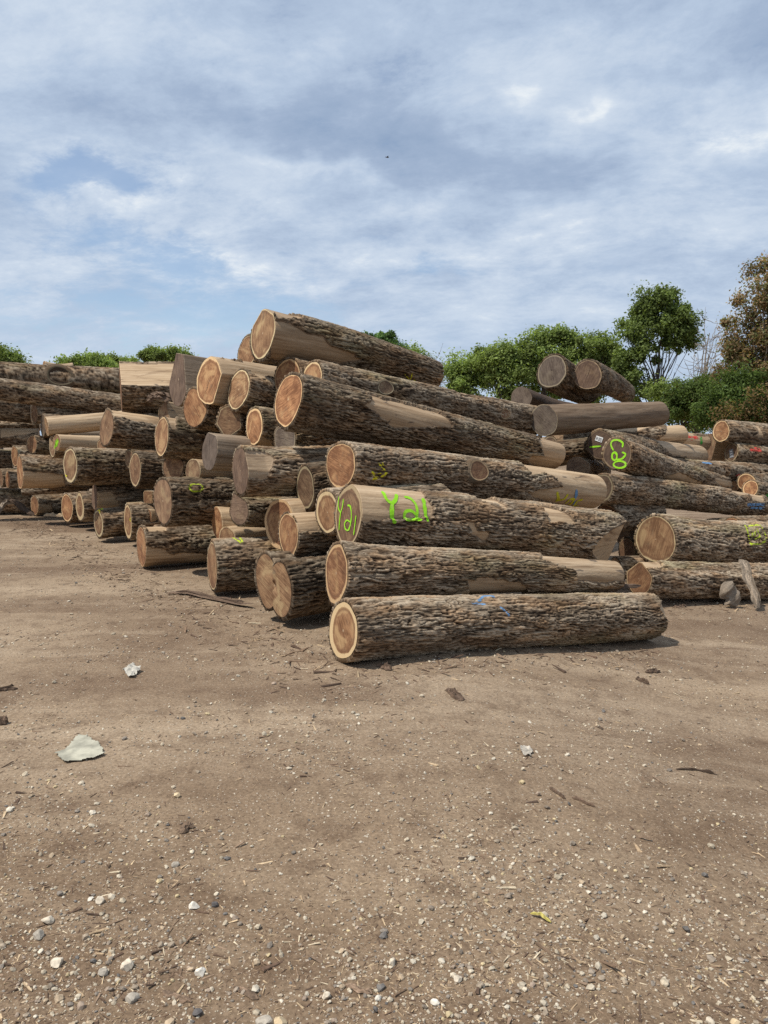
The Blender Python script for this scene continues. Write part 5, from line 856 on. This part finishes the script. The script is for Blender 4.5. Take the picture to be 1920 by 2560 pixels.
# ------------------------------------------------------------------ loose pieces on the ground and on the logs
def chunk(name, label, cat, path, width, thick, material, colr=None, seed=0, up=(0, 0, 1), group=None):
    """irregular strip or chunk of bark or wood that follows a path: a few torn layers grown together, tapering at both ends"""
    r_ = np.random.default_rng(seed + 11); Q = np.array(path, float); n_ = 22; Ltot = np.linalg.norm(np.diff(Q, axis=0), axis=1).sum()
    prof = [(-1, 0.), (-.7, .8), (-.2, 1.0), (.3, .85), (.75, .9), (1, .1), (.5, -.05), (-.5, -.05)]; m_ = len(prof)
    Vs, Fq, Ft, Cs, off = [], [], [], [], 0
    nl = 1 if cat in ('stick', 'splinter', 'branch', 'wedge') else 5
    for q in range(nl):
        a_, b_ = (0., 1.) if q == 0 else np.sort([r_.uniform(0, .45), r_.uniform(.55, 1.05)])
        tt = np.linspace(a_, min(b_, 1.), n_) * (len(Q) - 1)
        P = np.stack([np.interp(tt, np.arange(len(Q)), Q[:, k]) for k in range(3)], 1)
        T = np.gradient(P, axis=0); T /= np.linalg.norm(T, axis=1)[:, None] + 1e-9
        u_ = np.array(up, float); u_ /= np.linalg.norm(u_); Sd = np.cross(T, u_); Sd /= np.linalg.norm(Sd, axis=1)[:, None]; Up = np.cross(Sd, T)
        u = np.linspace(0, 1, n_); env = np.minimum(1, np.minimum(u, 1 - u) * 6 + .22)
        nz = lambda s: np.interp(np.arange(n_), np.linspace(0, n_, 9), r_.normal(size=9)) * s
        w = width * (.5 if q == 0 else .5 * r_.uniform(.2, .5)); h_ = thick * (.55 if q else .6) * (1 if nl > 1 else 1.6)
        if q: P = P + Sd * (r_.uniform(-.32, .32) * width + nz(.05) * width)[:, None] + Up * (thick * r_.uniform(.05, .5) + u * r_.normal(0, .25) * thick)[:, None]
        wl = w * env * (1 + nz(.22)); wr = w * env * (1 + nz(.22)); tk = h_ * env * (1 + nz(.3))
        V = np.stack([P + Sd * (np.where(a < 0, wl, wr) * a * (1 + nz(.1)))[:, None] + Up * (tk * b * (1 + nz(.25)))[:, None] for a, b in prof], 1).reshape(-1, 3)
        i = (np.arange(n_ - 1)[:, None] * m_ + np.arange(m_)[None]).ravel(); j = (np.arange(n_ - 1)[:, None] * m_ + (np.arange(m_)[None] + 1) % m_).ravel()
        V = np.vstack([V, V[:m_].mean(0), V[-m_:].mean(0)]); c0, c1 = len(V) - 2, len(V) - 1
        Ft += [(off + c0, off + k, off + (k + 1) % m_) for k in range(m_)] + [(off + c1, off + (n_ - 1) * m_ + (k + 1) % m_, off + (n_ - 1) * m_ + k) for k in range(m_)]
        Fq.append(np.stack([i, j, j + m_, i + m_], -1) + off); Vs.append(V); off += len(V)
        Cs.append(np.hstack([np.array(colr)[None] * r_.uniform(.65, 1.4) * r_.uniform(.75, 1.25, len(V))[:, None], np.ones((len(V), 1))]))
    V = np.vstack(Vs); o0 = Q[0].copy()
    me = mesh_arrays(name, V - o0, np.vstack(Fq), Ft, smooth=False); cattr(me, 'col', np.vstack(Cs))
    return tag(obj(name, me, None, [material], loc=o0), label, cat, group)

def gpt(x, y, dz=0.): return (x, y, float(ground_z(x, y) + ground_detail(np.float32(x), np.float32(y))) + dz)
BK = (.105, .070, .048); TN = (.40, .30, .19); GT = (.27, .215, .16)
for k, (nm, lab, cat, pts, w, h, c) in enumerate(PIECES):
    P = [gpt(p[0], p[1], p[2] if len(p) > 2 else .003) for p in pts]
    chunk(nm, lab, cat, P, w, h, M_CHIP, {'b': BK, 't': TN, 'g': GT, 'y': (.5, .42, .12), 'n': (.165, .112, .075)}[c], k, group='loose bark and wood pieces')
for k, (nm, lab, cat, pts, w, h, c, up) in enumerate(LEANERS):
    chunk(nm, lab, cat, pts, w, h, M_CHIP, {'b': BK, 't': TN, 'g': GT}[c], k + 40, up, group='loose bark and wood pieces')

def scrap(name, label, cat, outline, material, seed, lift=.03, amp=.035):
    """crumpled sheet with a torn outline given in ground metres"""
    P = np.array(outline); c = P.mean(0); lo, hi = P.min(0), P.max(0); N = 44
    gx, gy = np.meshgrid(np.linspace(lo[0], hi[0], N), np.linspace(lo[1], hi[1], N), indexing='ij')
    tear = .022 * fbm(gx * 26 + seed, gy * 26, 0 * gx, 3)
    inside = polymask((gx + tear).astype(np.float32), (gy + tear[::-1]).astype(np.float32), outline, .001) > .5
    ext = max(hi - lo); q = 1 / ext
    f1, f2, _ = voro((gx * q * 5 + seed).astype(np.float32), (gy * q * 5).astype(np.float32), np.full_like(gx, 1.5, dtype=np.float32))
    z = lift * .3 + amp * (1.6 * f1 + 1.1 * np.abs(perlin(gx * q * 5, gy * q * 5, 0 * gx + seed)) - .45)
    z = np.maximum(z, .006) + ground_z(gx, gy) + .004
    V = np.stack([gx, gy, z], -1).reshape(-1, 3); o0 = np.array([c[0], c[1], float(ground_z(c[0], c[1]))]); V = V - o0
    f = [(a * N + b, (a + 1) * N + b, (a + 1) * N + b + 1, a * N + b + 1) for a in range(N - 1) for b in range(N - 1) if inside[a, b] and inside[a + 1, b] and inside[a + 1, b + 1] and inside[a, b + 1]]
    me = mesh_arrays(name, V, f, smooth=False)
    import bmesh
    bm = bmesh.new(); bm.from_mesh(me); bmesh.ops.delete(bm, geom=[v for v in bm.verts if not v.link_faces], context='VERTS'); bm.to_mesh(me); bm.free()
    o = obj(name, me, None, [material], loc=o0)
    md = o.modifiers.new('thickness', 'SOLIDIFY'); md.thickness = .002
    return tag(o, label, cat)
for k, (nm, lab, cat, out_, ml) in enumerate(SCRAPS): scrap(nm, lab, cat, out_, {'p': M_PAPER, 'w': M_PAPERW, 'd': M_FILM}[ml], 3.3 + 5 * k, .008 if ml == 'p' else .02, .008 if ml == 'p' else (.012 if ml == 'd' else .028))

# ------------------------------------------------------------------ stones, gravel and chips
def icosphere(sub):
    import bmesh
    bm = bmesh.new(); bmesh.ops.create_icosphere(bm, subdivisions=sub, radius=1.)
    V = np.array([v.co[:] for v in bm.verts], np.float32); F = np.array([[v.index for v in f.verts] for f in bm.faces], np.int32); bm.free(); return V, F
def stone_shape(sub, seed, angular=5):
    V, F = icosphere(sub); r_ = np.random.default_rng(seed)
    V = V * (1 + .16 * perlin(V[:, 0] * 1.6 + seed, V[:, 1] * 1.6, V[:, 2] * 1.6))[:, None]
    for k in range(angular):
        nn = r_.normal(size=3); nn /= np.linalg.norm(nn); lim = .55 + .3 * r_.random(); dd = V @ nn
        V = V - np.maximum(0, dd - lim)[:, None] * nn
    V = V + .03 * (perlin(V[:, 0] * 6, V[:, 1] * 6, V[:, 2] * 6 + seed))[:, None] * V
    return V * np.array([1., .72 + .25 * r_.random(), .55 + .25 * r_.random()]), F
for k, (lab, x, y, size, c) in enumerate(STONES):
    V, F = stone_shape(3, 100 + k, 7); a = random.uniform(0, 6.28); V = V @ np.array([[math.cos(a), math.sin(a), 0], [-math.sin(a), math.cos(a), 0], [0, 0, 1]]) * size * .5
    me = mesh_arrays('stone', V, None, F, smooth=False); cattr(me, 'col', np.tile([*c, 1.], (len(V), 1)))
    z = gpt(x, y)[2]
    tag(obj('stone', me, None, [M_STONE], loc=(x, y, z - float(V[:, 2].min()) * .55)), lab, 'stone', 'larger stones on the dirt')

def scatter(name, label, shapes, N, place, sizes, colors, material, flat=1., sink=.3, tilt=.4):
    r_ = np.random.default_rng(len(name) * 31)
    xy = place(r_, N); N = len(xy); sz = sizes(r_, N, xy); cs = colors(r_, N)
    which = r_.integers(0, len(shapes), N); Vs = []; Fs = []; Cs = []; off = 0
    gz = ground_z(xy[:, 0], xy[:, 1]) + ground_detail(xy[:, 0], xy[:, 1])
    for k, (V, F) in enumerate(shapes):
        idx = np.where(which == k)[0]; m_ = len(idx)
        if not m_: continue
        a = r_.uniform(0, 6.28, m_); b = r_.normal(0, tilt, m_); ca, sa, cb, sb = np.cos(a), np.sin(a), np.cos(b), np.sin(b)
        W = np.repeat(V[None], m_, 0) * np.array([1, 1, flat])
        x = W[..., 0] * cb[:, None] - W[..., 2] * sb[:, None]; z = W[..., 0] * sb[:, None] + W[..., 2] * cb[:, None]; y = W[..., 1]
        X = x * ca[:, None] - y * sa[:, None]; Y = x * sa[:, None] + y * ca[:, None]
        s_ = sz[idx][:, None]
        zmin = z.min(1)[:, None]
        P = np.stack([X * s_ + xy[idx, 0][:, None], Y * s_ + xy[idx, 1][:, None], (z - zmin * (1 - sink)) * s_ + gz[idx][:, None] - .0005], -1)
        Vs.append(P.reshape(-1, 3)); Fs.append((F[None] + (np.arange(m_) * len(V))[:, None, None] + off).reshape(-1, F.shape[1])); Cs.append(np.repeat(cs[idx], len(V), 0)); off += m_ * len(V)
    F = np.vstack(Fs); me = mesh_arrays(name, np.vstack(Vs), F if F.shape[1] == 4 else None, F if F.shape[1] == 3 else None, smooth=False)
    cc = np.vstack(Cs); cattr(me, 'col', np.hstack([cc, np.ones((len(cc), 1))]))
    return tag(obj(name, me, None, [material]), label, None, None, 'stuff')

def place_yard(density_pow, y0=1.75, y1=15., clump=.5):
    def f(r_, N):
        out_ = []; got = 0
        while got < N:
            u = r_.random(N * 3); y = (y0 ** (1 - density_pow) + u * (y1 ** (1 - density_pow) - y0 ** (1 - density_pow))) ** (1 / (1 - density_pow))
            x = r_.uniform(-.64, .64, N * 3) * y + r_.normal(0, .02, N * 3)
            dn = .55 + clump * 1.4 * fbm((x * 1.1).astype(np.float32), (y * 1.6).astype(np.float32), np.full(N * 3, 2.2, np.float32), 3)
            dn = dn - .25 * np.exp(-((y - 4.6) / .7) ** 2) + .12 * sst(3.8, 2.6, y)
            ok = r_.random(N * 3) < np.clip(dn, .04, 1); q = np.stack([x, y], 1)[ok]; out_.append(q); got += len(q)
        return np.vstack(out_)[:N]
    return f
SH = [stone_shape(1, 300 + k, 4) for k in range(14)]
STC = np.array([(.54, .46, .345), (.48, .40, .29), (.58, .51, .40), (.37, .295, .215), (.44, .335, .225), (.25, .21, .17), (.31, .25, .19), (.17, .155, .14), (.52, .41, .24), (.34, .26, .195)])
def stc(r_, N): return STC[r_.choice(len(STC), N, p=[.2, .16, .1, .12, .1, .08, .1, .04, .04, .06])] * r_.uniform(.68, .98, N)[:, None]
scatter('gravel', 'loose pale gravel strewn over the dirt', SH, 20000, place_yard(1.25, clump=.95), lambda r_, N, xy: np.clip(r_.lognormal(-5.55, .52, N), .0016, .016) * (1 + .05 * xy[:, 1]), stc, M_STONE, .8, .4)
BOX = np.array([(-1, -.12, -.05), (1, -.05, -.03), (1, .04, -.03), (-1, .1, -.05), (-.9, -.1, .05), (.96, -.04, .02), (.97, .03, .02), (-.95, .08, .05)], np.float32); BF = np.array([(0, 3, 2, 1), (4, 5, 6, 7), (0, 1, 5, 4), (1, 2, 6, 5), (2, 3, 7, 6), (3, 0, 4, 7)], np.int32)
def sliver(k):
    r_ = np.random.default_rng(500 + k); V = BOX.copy(); V[:, 1] *= r_.uniform(.5, 2.4); V[:, 2] *= r_.uniform(.6, 1.4); V[[1, 2, 5, 6], 1] += r_.normal(0, .12); V[[1, 2, 5, 6], 2] += r_.normal(0, .06); return V, BF
CHC = np.array([(.46, .34, .21), (.38, .27, .165), (.12, .075, .05), (.09, .058, .04), (.19, .125, .08), (.55, .45, .31), (.24, .165, .11)])
scatter('wood_chips', 'splinters and bark crumbs strewn over the dirt', [sliver(k) for k in range(12)], 40000, place_yard(1.2, clump=.9), lambda r_, N, xy: np.clip(r_.lognormal(-5.2, .55, N), .0025, .034) * (1 + .04 * xy[:, 1]), lambda r_, N: CHC[r_.choice(7, N, p=[.13, .15, .17, .13, .2, .05, .17])] * r_.uniform(.75, 1.15, N)[:, None], M_CHIP, 1., .1, .12)

FOOT = np.array([(2.3, 6.6), (.9, 5.8), (-.25, 5.05), (-.95, 6.0), (-1.75, 7.3), (-3.0, 8.8), (-4.4, 11.1), (-5.6, 12.9), (-7.2, 14.8)])
FOOT2 = np.array([(2.0, 7.6), (2.7, 8.2), (3.6, 8.9), (5.2, 9.7)])
def place_foot(r_, N):
    out_ = []
    for L_, n_ in ((FOOT, int(N * .72)), (FOOT2, N - int(N * .72))):
        d_ = np.append(0, np.cumsum(np.linalg.norm(np.diff(L_, axis=0), axis=1))); u = r_.uniform(0, d_[-1], n_)
        p = np.stack([np.interp(u, d_, L_[:, 0]), np.interp(u, d_, L_[:, 1])], 1)
        out_.append(p + r_.normal(0, 1, (n_, 2)) * np.array([.22, .22]) + np.array([-.05, -.12]))
    return np.vstack(out_)
scatter('bark_litter', 'dark bark crumbs and splinters lying along the foot of the log piles', [sliver(k) for k in range(12)], 5200, place_foot, lambda r_, N, xy: np.clip(r_.lognormal(-4.15, .6, N), .006, .07), lambda r_, N: CHC[r_.choice(7, N, p=[.07, .1, .24, .2, .22, .02, .15])] * r_.uniform(.7, 1.1, N)[:, None], M_CHIP, 1., .1, .15)

# ------------------------------------------------------------------ trees
def tubes(segs, sides=6):
    """segs: list of (points, radii)"""
    Vs, Fs, off = [], [], 0
    for P, R in segs:
        P = np.array(P, float); R = np.array(R, float); n_ = len(P); T = np.gradient(P, axis=0); T /= np.linalg.norm(T, axis=1)[:, None] + 1e-9
        ref = np.where(np.abs(T[:, 2:]) > .9, np.array([[1., 0, 0]]), np.array([[0, 0, 1.]])); a1 = np.cross(T, ref); a1 /= np.linalg.norm(a1, axis=1)[:, None]; a2 = np.cross(T, a1)
        a = np.linspace(0, 2 * math.pi, sides, endpoint=False)
        V = P[:, None] + R[:, None, None] * (a1[:, None] * np.cos(a)[None, :, None] + a2[:, None] * np.sin(a)[None, :, None])
        i = (np.arange(n_ - 1)[:, None] * sides + np.arange(sides)[None]).ravel(); j = (np.arange(n_ - 1)[:, None] * sides + (np.arange(sides)[None] + 1) % sides).ravel()
        Fs.append(np.stack([i, j, j + sides, i + sides], -1) + off); Vs.append(V.reshape(-1, 3)); off += n_ * sides
    return np.vstack(Vs), np.vstack(Fs)

def limb(p0, p1, r0, r1, r_, wig=.06, n_=7):
    p0, p1 = np.array(p0, float), np.array(p1, float); L = np.linalg.norm(p1 - p0); t = np.linspace(0, 1, n_)[:, None]
    mid = (p0 + p1) / 2 + np.array([0, 0, -.12 * L * (1 if abs(p1[2] - p0[2]) < L * .9 else 0)])
    P = (1 - t) ** 2 * p0 + 2 * t * (1 - t) * mid + t * t * p1 + r_.normal(0, wig * L * .3, (n_, 3)) * np.sin(t * math.pi)
    return P, np.linspace(r0, r1, n_)

def tree(name, label, cat, x, y, blobs, leaf, ncl, per, lsize, trunk_r, seed, bark=None, twigs=0, group=None, lean=(0, 0), crad=.55, mixcol=None):
    """blobs: (dx, height, half width, half height) of the crown's lobes in metres"""
    r_ = np.random.default_rng(seed); z0 = float(ground_z(x, y)); root = empty(name, (x, y, z0)); tag(root, label, cat, group)
    top = max(b[1] + b[3] for b in blobs); cxm = np.average([b[0] for b in blobs], weights=[b[2] for b in blobs])
    htr = top * .8; tp = np.array([cxm + lean[0], lean[1], htr])
    segs = [limb((0, 0, -.1), tp, trunk_r, trunk_r * .2, r_, .03, 12)]; spine = segs[0][0]
    cents = []
    w = np.array([b[2] * b[3] for b in blobs]); w = w / w.sum()
    for k in range(ncl):
        b = blobs[r_.choice(len(blobs), p=w)]; v = r_.normal(size=3); v /= np.linalg.norm(v); q = r_.uniform(.15, 1.3) ** .5
        cents.append((np.array([b[0] + v[0] * b[2] * q, v[1] * b[2] * q * .8, b[1] + v[2] * b[3] * q]), b))
    for c, b in cents[::4] if len(cents) > 30 else cents:
        s0 = spine[np.clip(int((c[2] * .55 / max(htr, .1)) * 11), 1, 10)]
        main = limb(s0, c, trunk_r * .28, trunk_r * .05, r_); segs.append(main)
        for q in range(twigs):
            p = main[0][r_.integers(3, 7)]; segs.append(limb(p, p + r_.normal(0, 1, 3) * np.array([1, 1, .7]) * crad * 1.6 + np.array([0, 0, .3]), max(.022, trunk_r * .1), .012, r_, .1, 5))
    V, F = tubes(segs); obj('trunk', mesh_arrays('trunk', V, F), root, [bark or M_TRUNK])
    if per:
        C = []; K = []; NV = []
        for c, b in cents:
            m_ = int(per * r_.uniform(.6, 1.3)); cr = crad * r_.choice([.45, .7, 1., 1.25, 1.55]) * min(1., b[2] / 1.2 + .3)
            v = r_.normal(size=(m_, 3)); v /= np.linalg.norm(v, axis=1)[:, None]; q = r_.random(m_)[:, None] ** .45
            C.append(c + v * q * cr * np.array([1.1, 1.1, .9]) + r_.normal(0, .26 * cr, (m_, 3))); K.append(np.full(m_, r_.uniform(.65, 1.3))); NV.append(v)
        C = np.vstack(C); K = np.concatenate(K); m_ = len(C)
        nn = np.vstack(NV) * .75 + np.array([0, 0, .45]) + r_.normal(size=(m_, 3)) * .55; nn /= np.linalg.norm(nn, axis=1)[:, None]
        t1 = np.cross(nn, r_.normal(size=(m_, 3))); t1 /= np.linalg.norm(t1, axis=1)[:, None]
        t2 = np.cross(nn, t1)
        L = lsize * r_.uniform(.6, 1.3, m_)[:, None]
        V = np.stack([C - t1 * L, C + t2 * L * .55, C + t1 * L, C - t2 * L * .55], 1).reshape(-1, 3)
        F = np.arange(m_ * 4).reshape(-1, 4); me = mesh_arrays('crown', V, F, smooth=False)
        base = np.array(leaf)[None] * K[:, None] * r_.uniform(.7, 1.3, m_)[:, None]
        if mixcol is not None:
            sel = (r_.random(m_) < mixcol[1])[:, None]; base = np.where(sel, np.array(mixcol[0])[None] * K[:, None] * r_.uniform(.7, 1.3, m_)[:, None], base)
        cattr(me, 'col', np.repeat(np.hstack([base, np.ones((m_, 1))]), 4, 0)); obj('crown', me, root, [M_LEAF])
    return root
for k, T in enumerate(TREES):
    T = dict(T); T['bark'] = M_PALEBRANCH if T.get('bark') else None
    tree(**T, seed=60 + k)

# a small bird far up
def bird(x, y, z):
    P = [(-.16, 0, 0, .012), (-.1, 0, .005, .03), (0, 0, 0, .045), (.1, 0, .01, .035), (.15, 0, .025, .028), (.19, 0, .02, .008)]
    V, F = tubes([([p[:3] for p in P], [p[3] for p in P])], 8); V = list(map(tuple, V)); F = list(map(tuple, F))
    for s_ in (-1, 1):
        b = len(V); V += [(.07, s_ * .03, .02), (-.05, s_ * .03, .02), (.06, s_ * .17, .09), (-.04, s_ * .17, .085), (-.05, s_ * .33, .03), (.07, s_ * .03, .03), (-.05, s_ * .03, .028), (.06, s_ * .17, .1), (-.04, s_ * .17, .093)]
        F += [(b, b + 1, b + 3, b + 2), (b + 5, b + 7, b + 8, b + 6)]
        F += [(b + 2, b + 3, b + 4, b + 4)][:0]
    T3 = []
    for k, s_ in enumerate((-1, 1)):
        b = 6 * 8 + 9 * k; T3 += [(b + 2, b + 3, b + 4), (b + 7, b + 4, b + 8)]
    o = obj('bird', mesh_arrays('bird', np.array(V), np.array(F), np.array(T3)), None, [M_INK], loc=(x, y, z)); o.rotation_euler = (.1, 0, .5)
    tag(o, 'tiny dark bird gliding high under the clouds', 'bird')
bird(.27, 70., 1.6 + (1088 - 424) / 1923. * 70)

# ------------------------------------------------------------------ camera
cam = bpy.data.cameras.new('camera'); co_ = link(bpy.data.objects.new('camera', cam))
co_.location = (0, 0, 1.6); co_.rotation_euler = (math.radians(90) - math.atan((1280 - 1088) / 1923.), 0, 0)
cam.sensor_fit = 'VERTICAL'; cam.sensor_height = 24.; cam.lens = 24. * 1923. / 2560.; cam.clip_start = .05; cam.clip_end = 5000.
scene.camera = co_

# ------------------------------------------------------------------ daylight
SUN_EL, SUN_AZ = math.radians(60.), math.radians(-115.)     # azimuth from +Y (ahead), negative to the left
sd_ = np.array([math.sin(SUN_AZ) * math.cos(SUN_EL), math.cos(SUN_AZ) * math.cos(SUN_EL), math.sin(SUN_EL)])
from mathutils import Vector
sl = bpy.data.lights.new('sun', 'SUN'); sl.energy = 4.7; sl.angle = math.radians(.6); sl.color = (1., .95, .87)
so = link(bpy.data.objects.new('sun', sl)); so.rotation_euler = Vector(sd_).to_track_quat('Z', 'Y').to_euler(); so.location = (-10, 0, 20)

W = bpy.data.worlds.new('World'); scene.world = W; W.use_nodes = True
t = NT(W.node_tree)
sky = t.n('ShaderNodeTexSky', sky_type='NISHITA'); sky.sun_disc = False; sky.sun_elevation = SUN_EL; sky.sun_rotation = SUN_AZ
sky.altitude = 200.; sky.air_density = 1.; sky.dust_density = .6; sky.ozone_density = 1.2
gen = t.n('ShaderNodeTexCoord').outputs['Generated']
sx_ = t.n('ShaderNodeSeparateXYZ'); t.l(gen, sx_.inputs[0])
den = t.math('ADD', t.math('MAXIMUM', sx_.outputs[2], 0.), .24)
pj = t.n('ShaderNodeCombineXYZ'); t.l(t.math('DIVIDE', sx_.outputs[0], den), pj.inputs[0]); t.l(t.math('DIVIDE', sx_.outputs[1], den), pj.inputs[1])
pv = pj.outputs[0]                                               # position on the cloud deck
rotn = t.n('ShaderNodeVectorRotate', rotation_type='Z_AXIS'); t.l(pv, rotn.inputs['Vector']); rotn.inputs['Angle'].default_value = math.radians(14)
pr = rotn.outputs[0]
def lobe(az, el, saz, sel_, rot=0.):
    """soft patch of the sky round a direction (degrees)"""
    a, e = math.radians(az), math.radians(el)
    r_ = np.array([math.cos(a), -math.sin(a), 0]); f_ = np.array([math.sin(a) * math.cos(e), math.cos(a) * math.cos(e), math.sin(e)]); u_ = np.cross(r_, f_)
    c, s = math.cos(math.radians(rot)), math.sin(math.radians(rot)); r2, u2 = r_ * c + u_ * s, u_ * c - r_ * s
    wq = t.vadd(gen, t.vmul(t.vadd(t.noise(gen, 7., 4., .6).outputs['Color'], (-.5, -.5, -.5)), (.13, .13, .13)))
    def dot(v):
        nd = t.n('ShaderNodeVectorMath', operation='DOT_PRODUCT'); t.l(wq, nd.inputs[0]); nd.inputs[1].default_value = tuple(v); return nd.outputs['Value']
    x = t.math('DIVIDE', dot(r2), math.radians(saz)); y = t.math('DIVIDE', t.math('SUBTRACT', dot(u2), 0.), math.radians(sel_))
    q = t.math('ADD', t.math('MULTIPLY', x, x), t.math('MULTIPLY', y, y))
    g = t.math('POWER', 2.718, t.math('MULTIPLY', q, -1.)); return t.math('MULTIPLY', g, t.math('GREATER_THAN', dot(f_), 0.))
n1 = t.noise(t.vmul(pr, (.95, 1.5, 1.)), 1., 7., .56, .35).outputs[0]
n2 = t.noise(t.vadd(t.vmul(pr, (2.4, 3.0, 1.)), (7.3, 2.1, 0.)), 1., 10., .66, .25).outputs[0]
n3 = t.noise(t.vadd(t.vmul(pr, (6.5, 7.5, 1.)), (1.3, 9.1, 0.)), 1., 9., .70, .2).outputs[0]
wsum = t.math('ADD', t.math('MULTIPLY', n1, .40), t.math('ADD', t.math('MULTIPLY', t.mr(n2, .34, .66), .20), t.math('MULTIPLY', n3, .40)))
def add(a, l_, k): return t.math('ADD', a, t.math('MULTIPLY', l_, k))
b = wsum
for az, el, sa, se, rot, k in ((9.9, 22.9, 1.5, 1.1, 20, .12), (13.8, 21.2, 1.4, .9, 0, .2), (23., 18.6, 7., 1.7, 12, .26), (-3., 20.3, 17., 2.2, -6, -.17), (15., 17.0, 9., 1.5, 8, -.13),
                               (26., 28., 9., 5., 0, -.16), (-9.5, 11.8, 8., 1.5, -6, .12), (-6., 18.2, 4., .6, -4, .16), (-19., 16.2, 5., 2.5, 0, .10), (2., 16.3, 4., 1., 20, .10), (12., 12.5, 9., 1.8, 4, .10), (-22., 27., 9., 4., 0, .07), (-12., 23., 9., 1.2, -8, -.10)):
    b = add(b, lobe(az, el, sa, se, rot), k)
b = t.math('ADD', t.math('MULTIPLY', t.math('SUBTRACT', b, .5), 1.7), .59)
ccol = t.ramp(b, [(0., (.285, .385, .550)), (.33, (.370, .468, .630)), (.58, (.480, .585, .740)), (.82, (.62, .71, .83)), (1., (.84, .89, .93))])
hz = t.mr(sx_.outputs[2], .0, .22, .75, 0.)
ccol = t.mix(hz, ccol, (.52, .635, .785))
g = None
for az, el, sa, se, rot, k in ((-19.5, 17.2, 3.8, 1.3, -8, .95), (-22., 16.5, 2.5, 1.0, 10, .6), (-16.5, 12.4, 6., 1.3, -10, .7), (-18., 8.5, 13., 3.2, 0, .55), (-9., 8.2, 6., 2.0, -10, .5), (3., 11.8, 4., 1., -10, .45)):
    l_ = t.math('MULTIPLY', lobe(az, el, sa, se, rot), k); g = l_ if g is None else t.math('ADD', g, l_)
hole = t.mr(t.math('ADD', t.math('SUBTRACT', g, t.math('MULTIPLY', t.math('SUBTRACT', n3, .5), 1.9)), t.math('MULTIPLY', t.math('SUBTRACT', .5, n2), 1.2)), .15, .95)
cover = t.math('SUBTRACT', 1., t.math('MULTIPLY', hole, .7))

ocol = t.n('ShaderNodeBackground'); t.l(sky.outputs[0], ocol.inputs[0]); ocol.inputs[1].default_value = .14
cb = t.n('ShaderNodeBackground'); t.l(ccol, cb.inputs[0]); cb.inputs[1].default_value = 1.
mx = t.n('ShaderNodeMixShader'); t.l(cover, mx.inputs[0]); t.l(ocol.outputs[0], mx.inputs[1]); t.l(cb.outputs[0], mx.inputs[2])
wo = t.n('ShaderNodeOutputWorld'); t.l(mx.outputs[0], wo.inputs[0])

vs = scene.view_settings; vs.view_transform = 'Standard'; vs.look = 'None'; vs.exposure = 0.; vs.gamma = 1.; vs.use_curve_mapping = False
scene.render.engine = 'CYCLES'
scene.cycles.max_bounces = 5; scene.cycles.diffuse_bounces = 2; scene.cycles.use_denoising = False
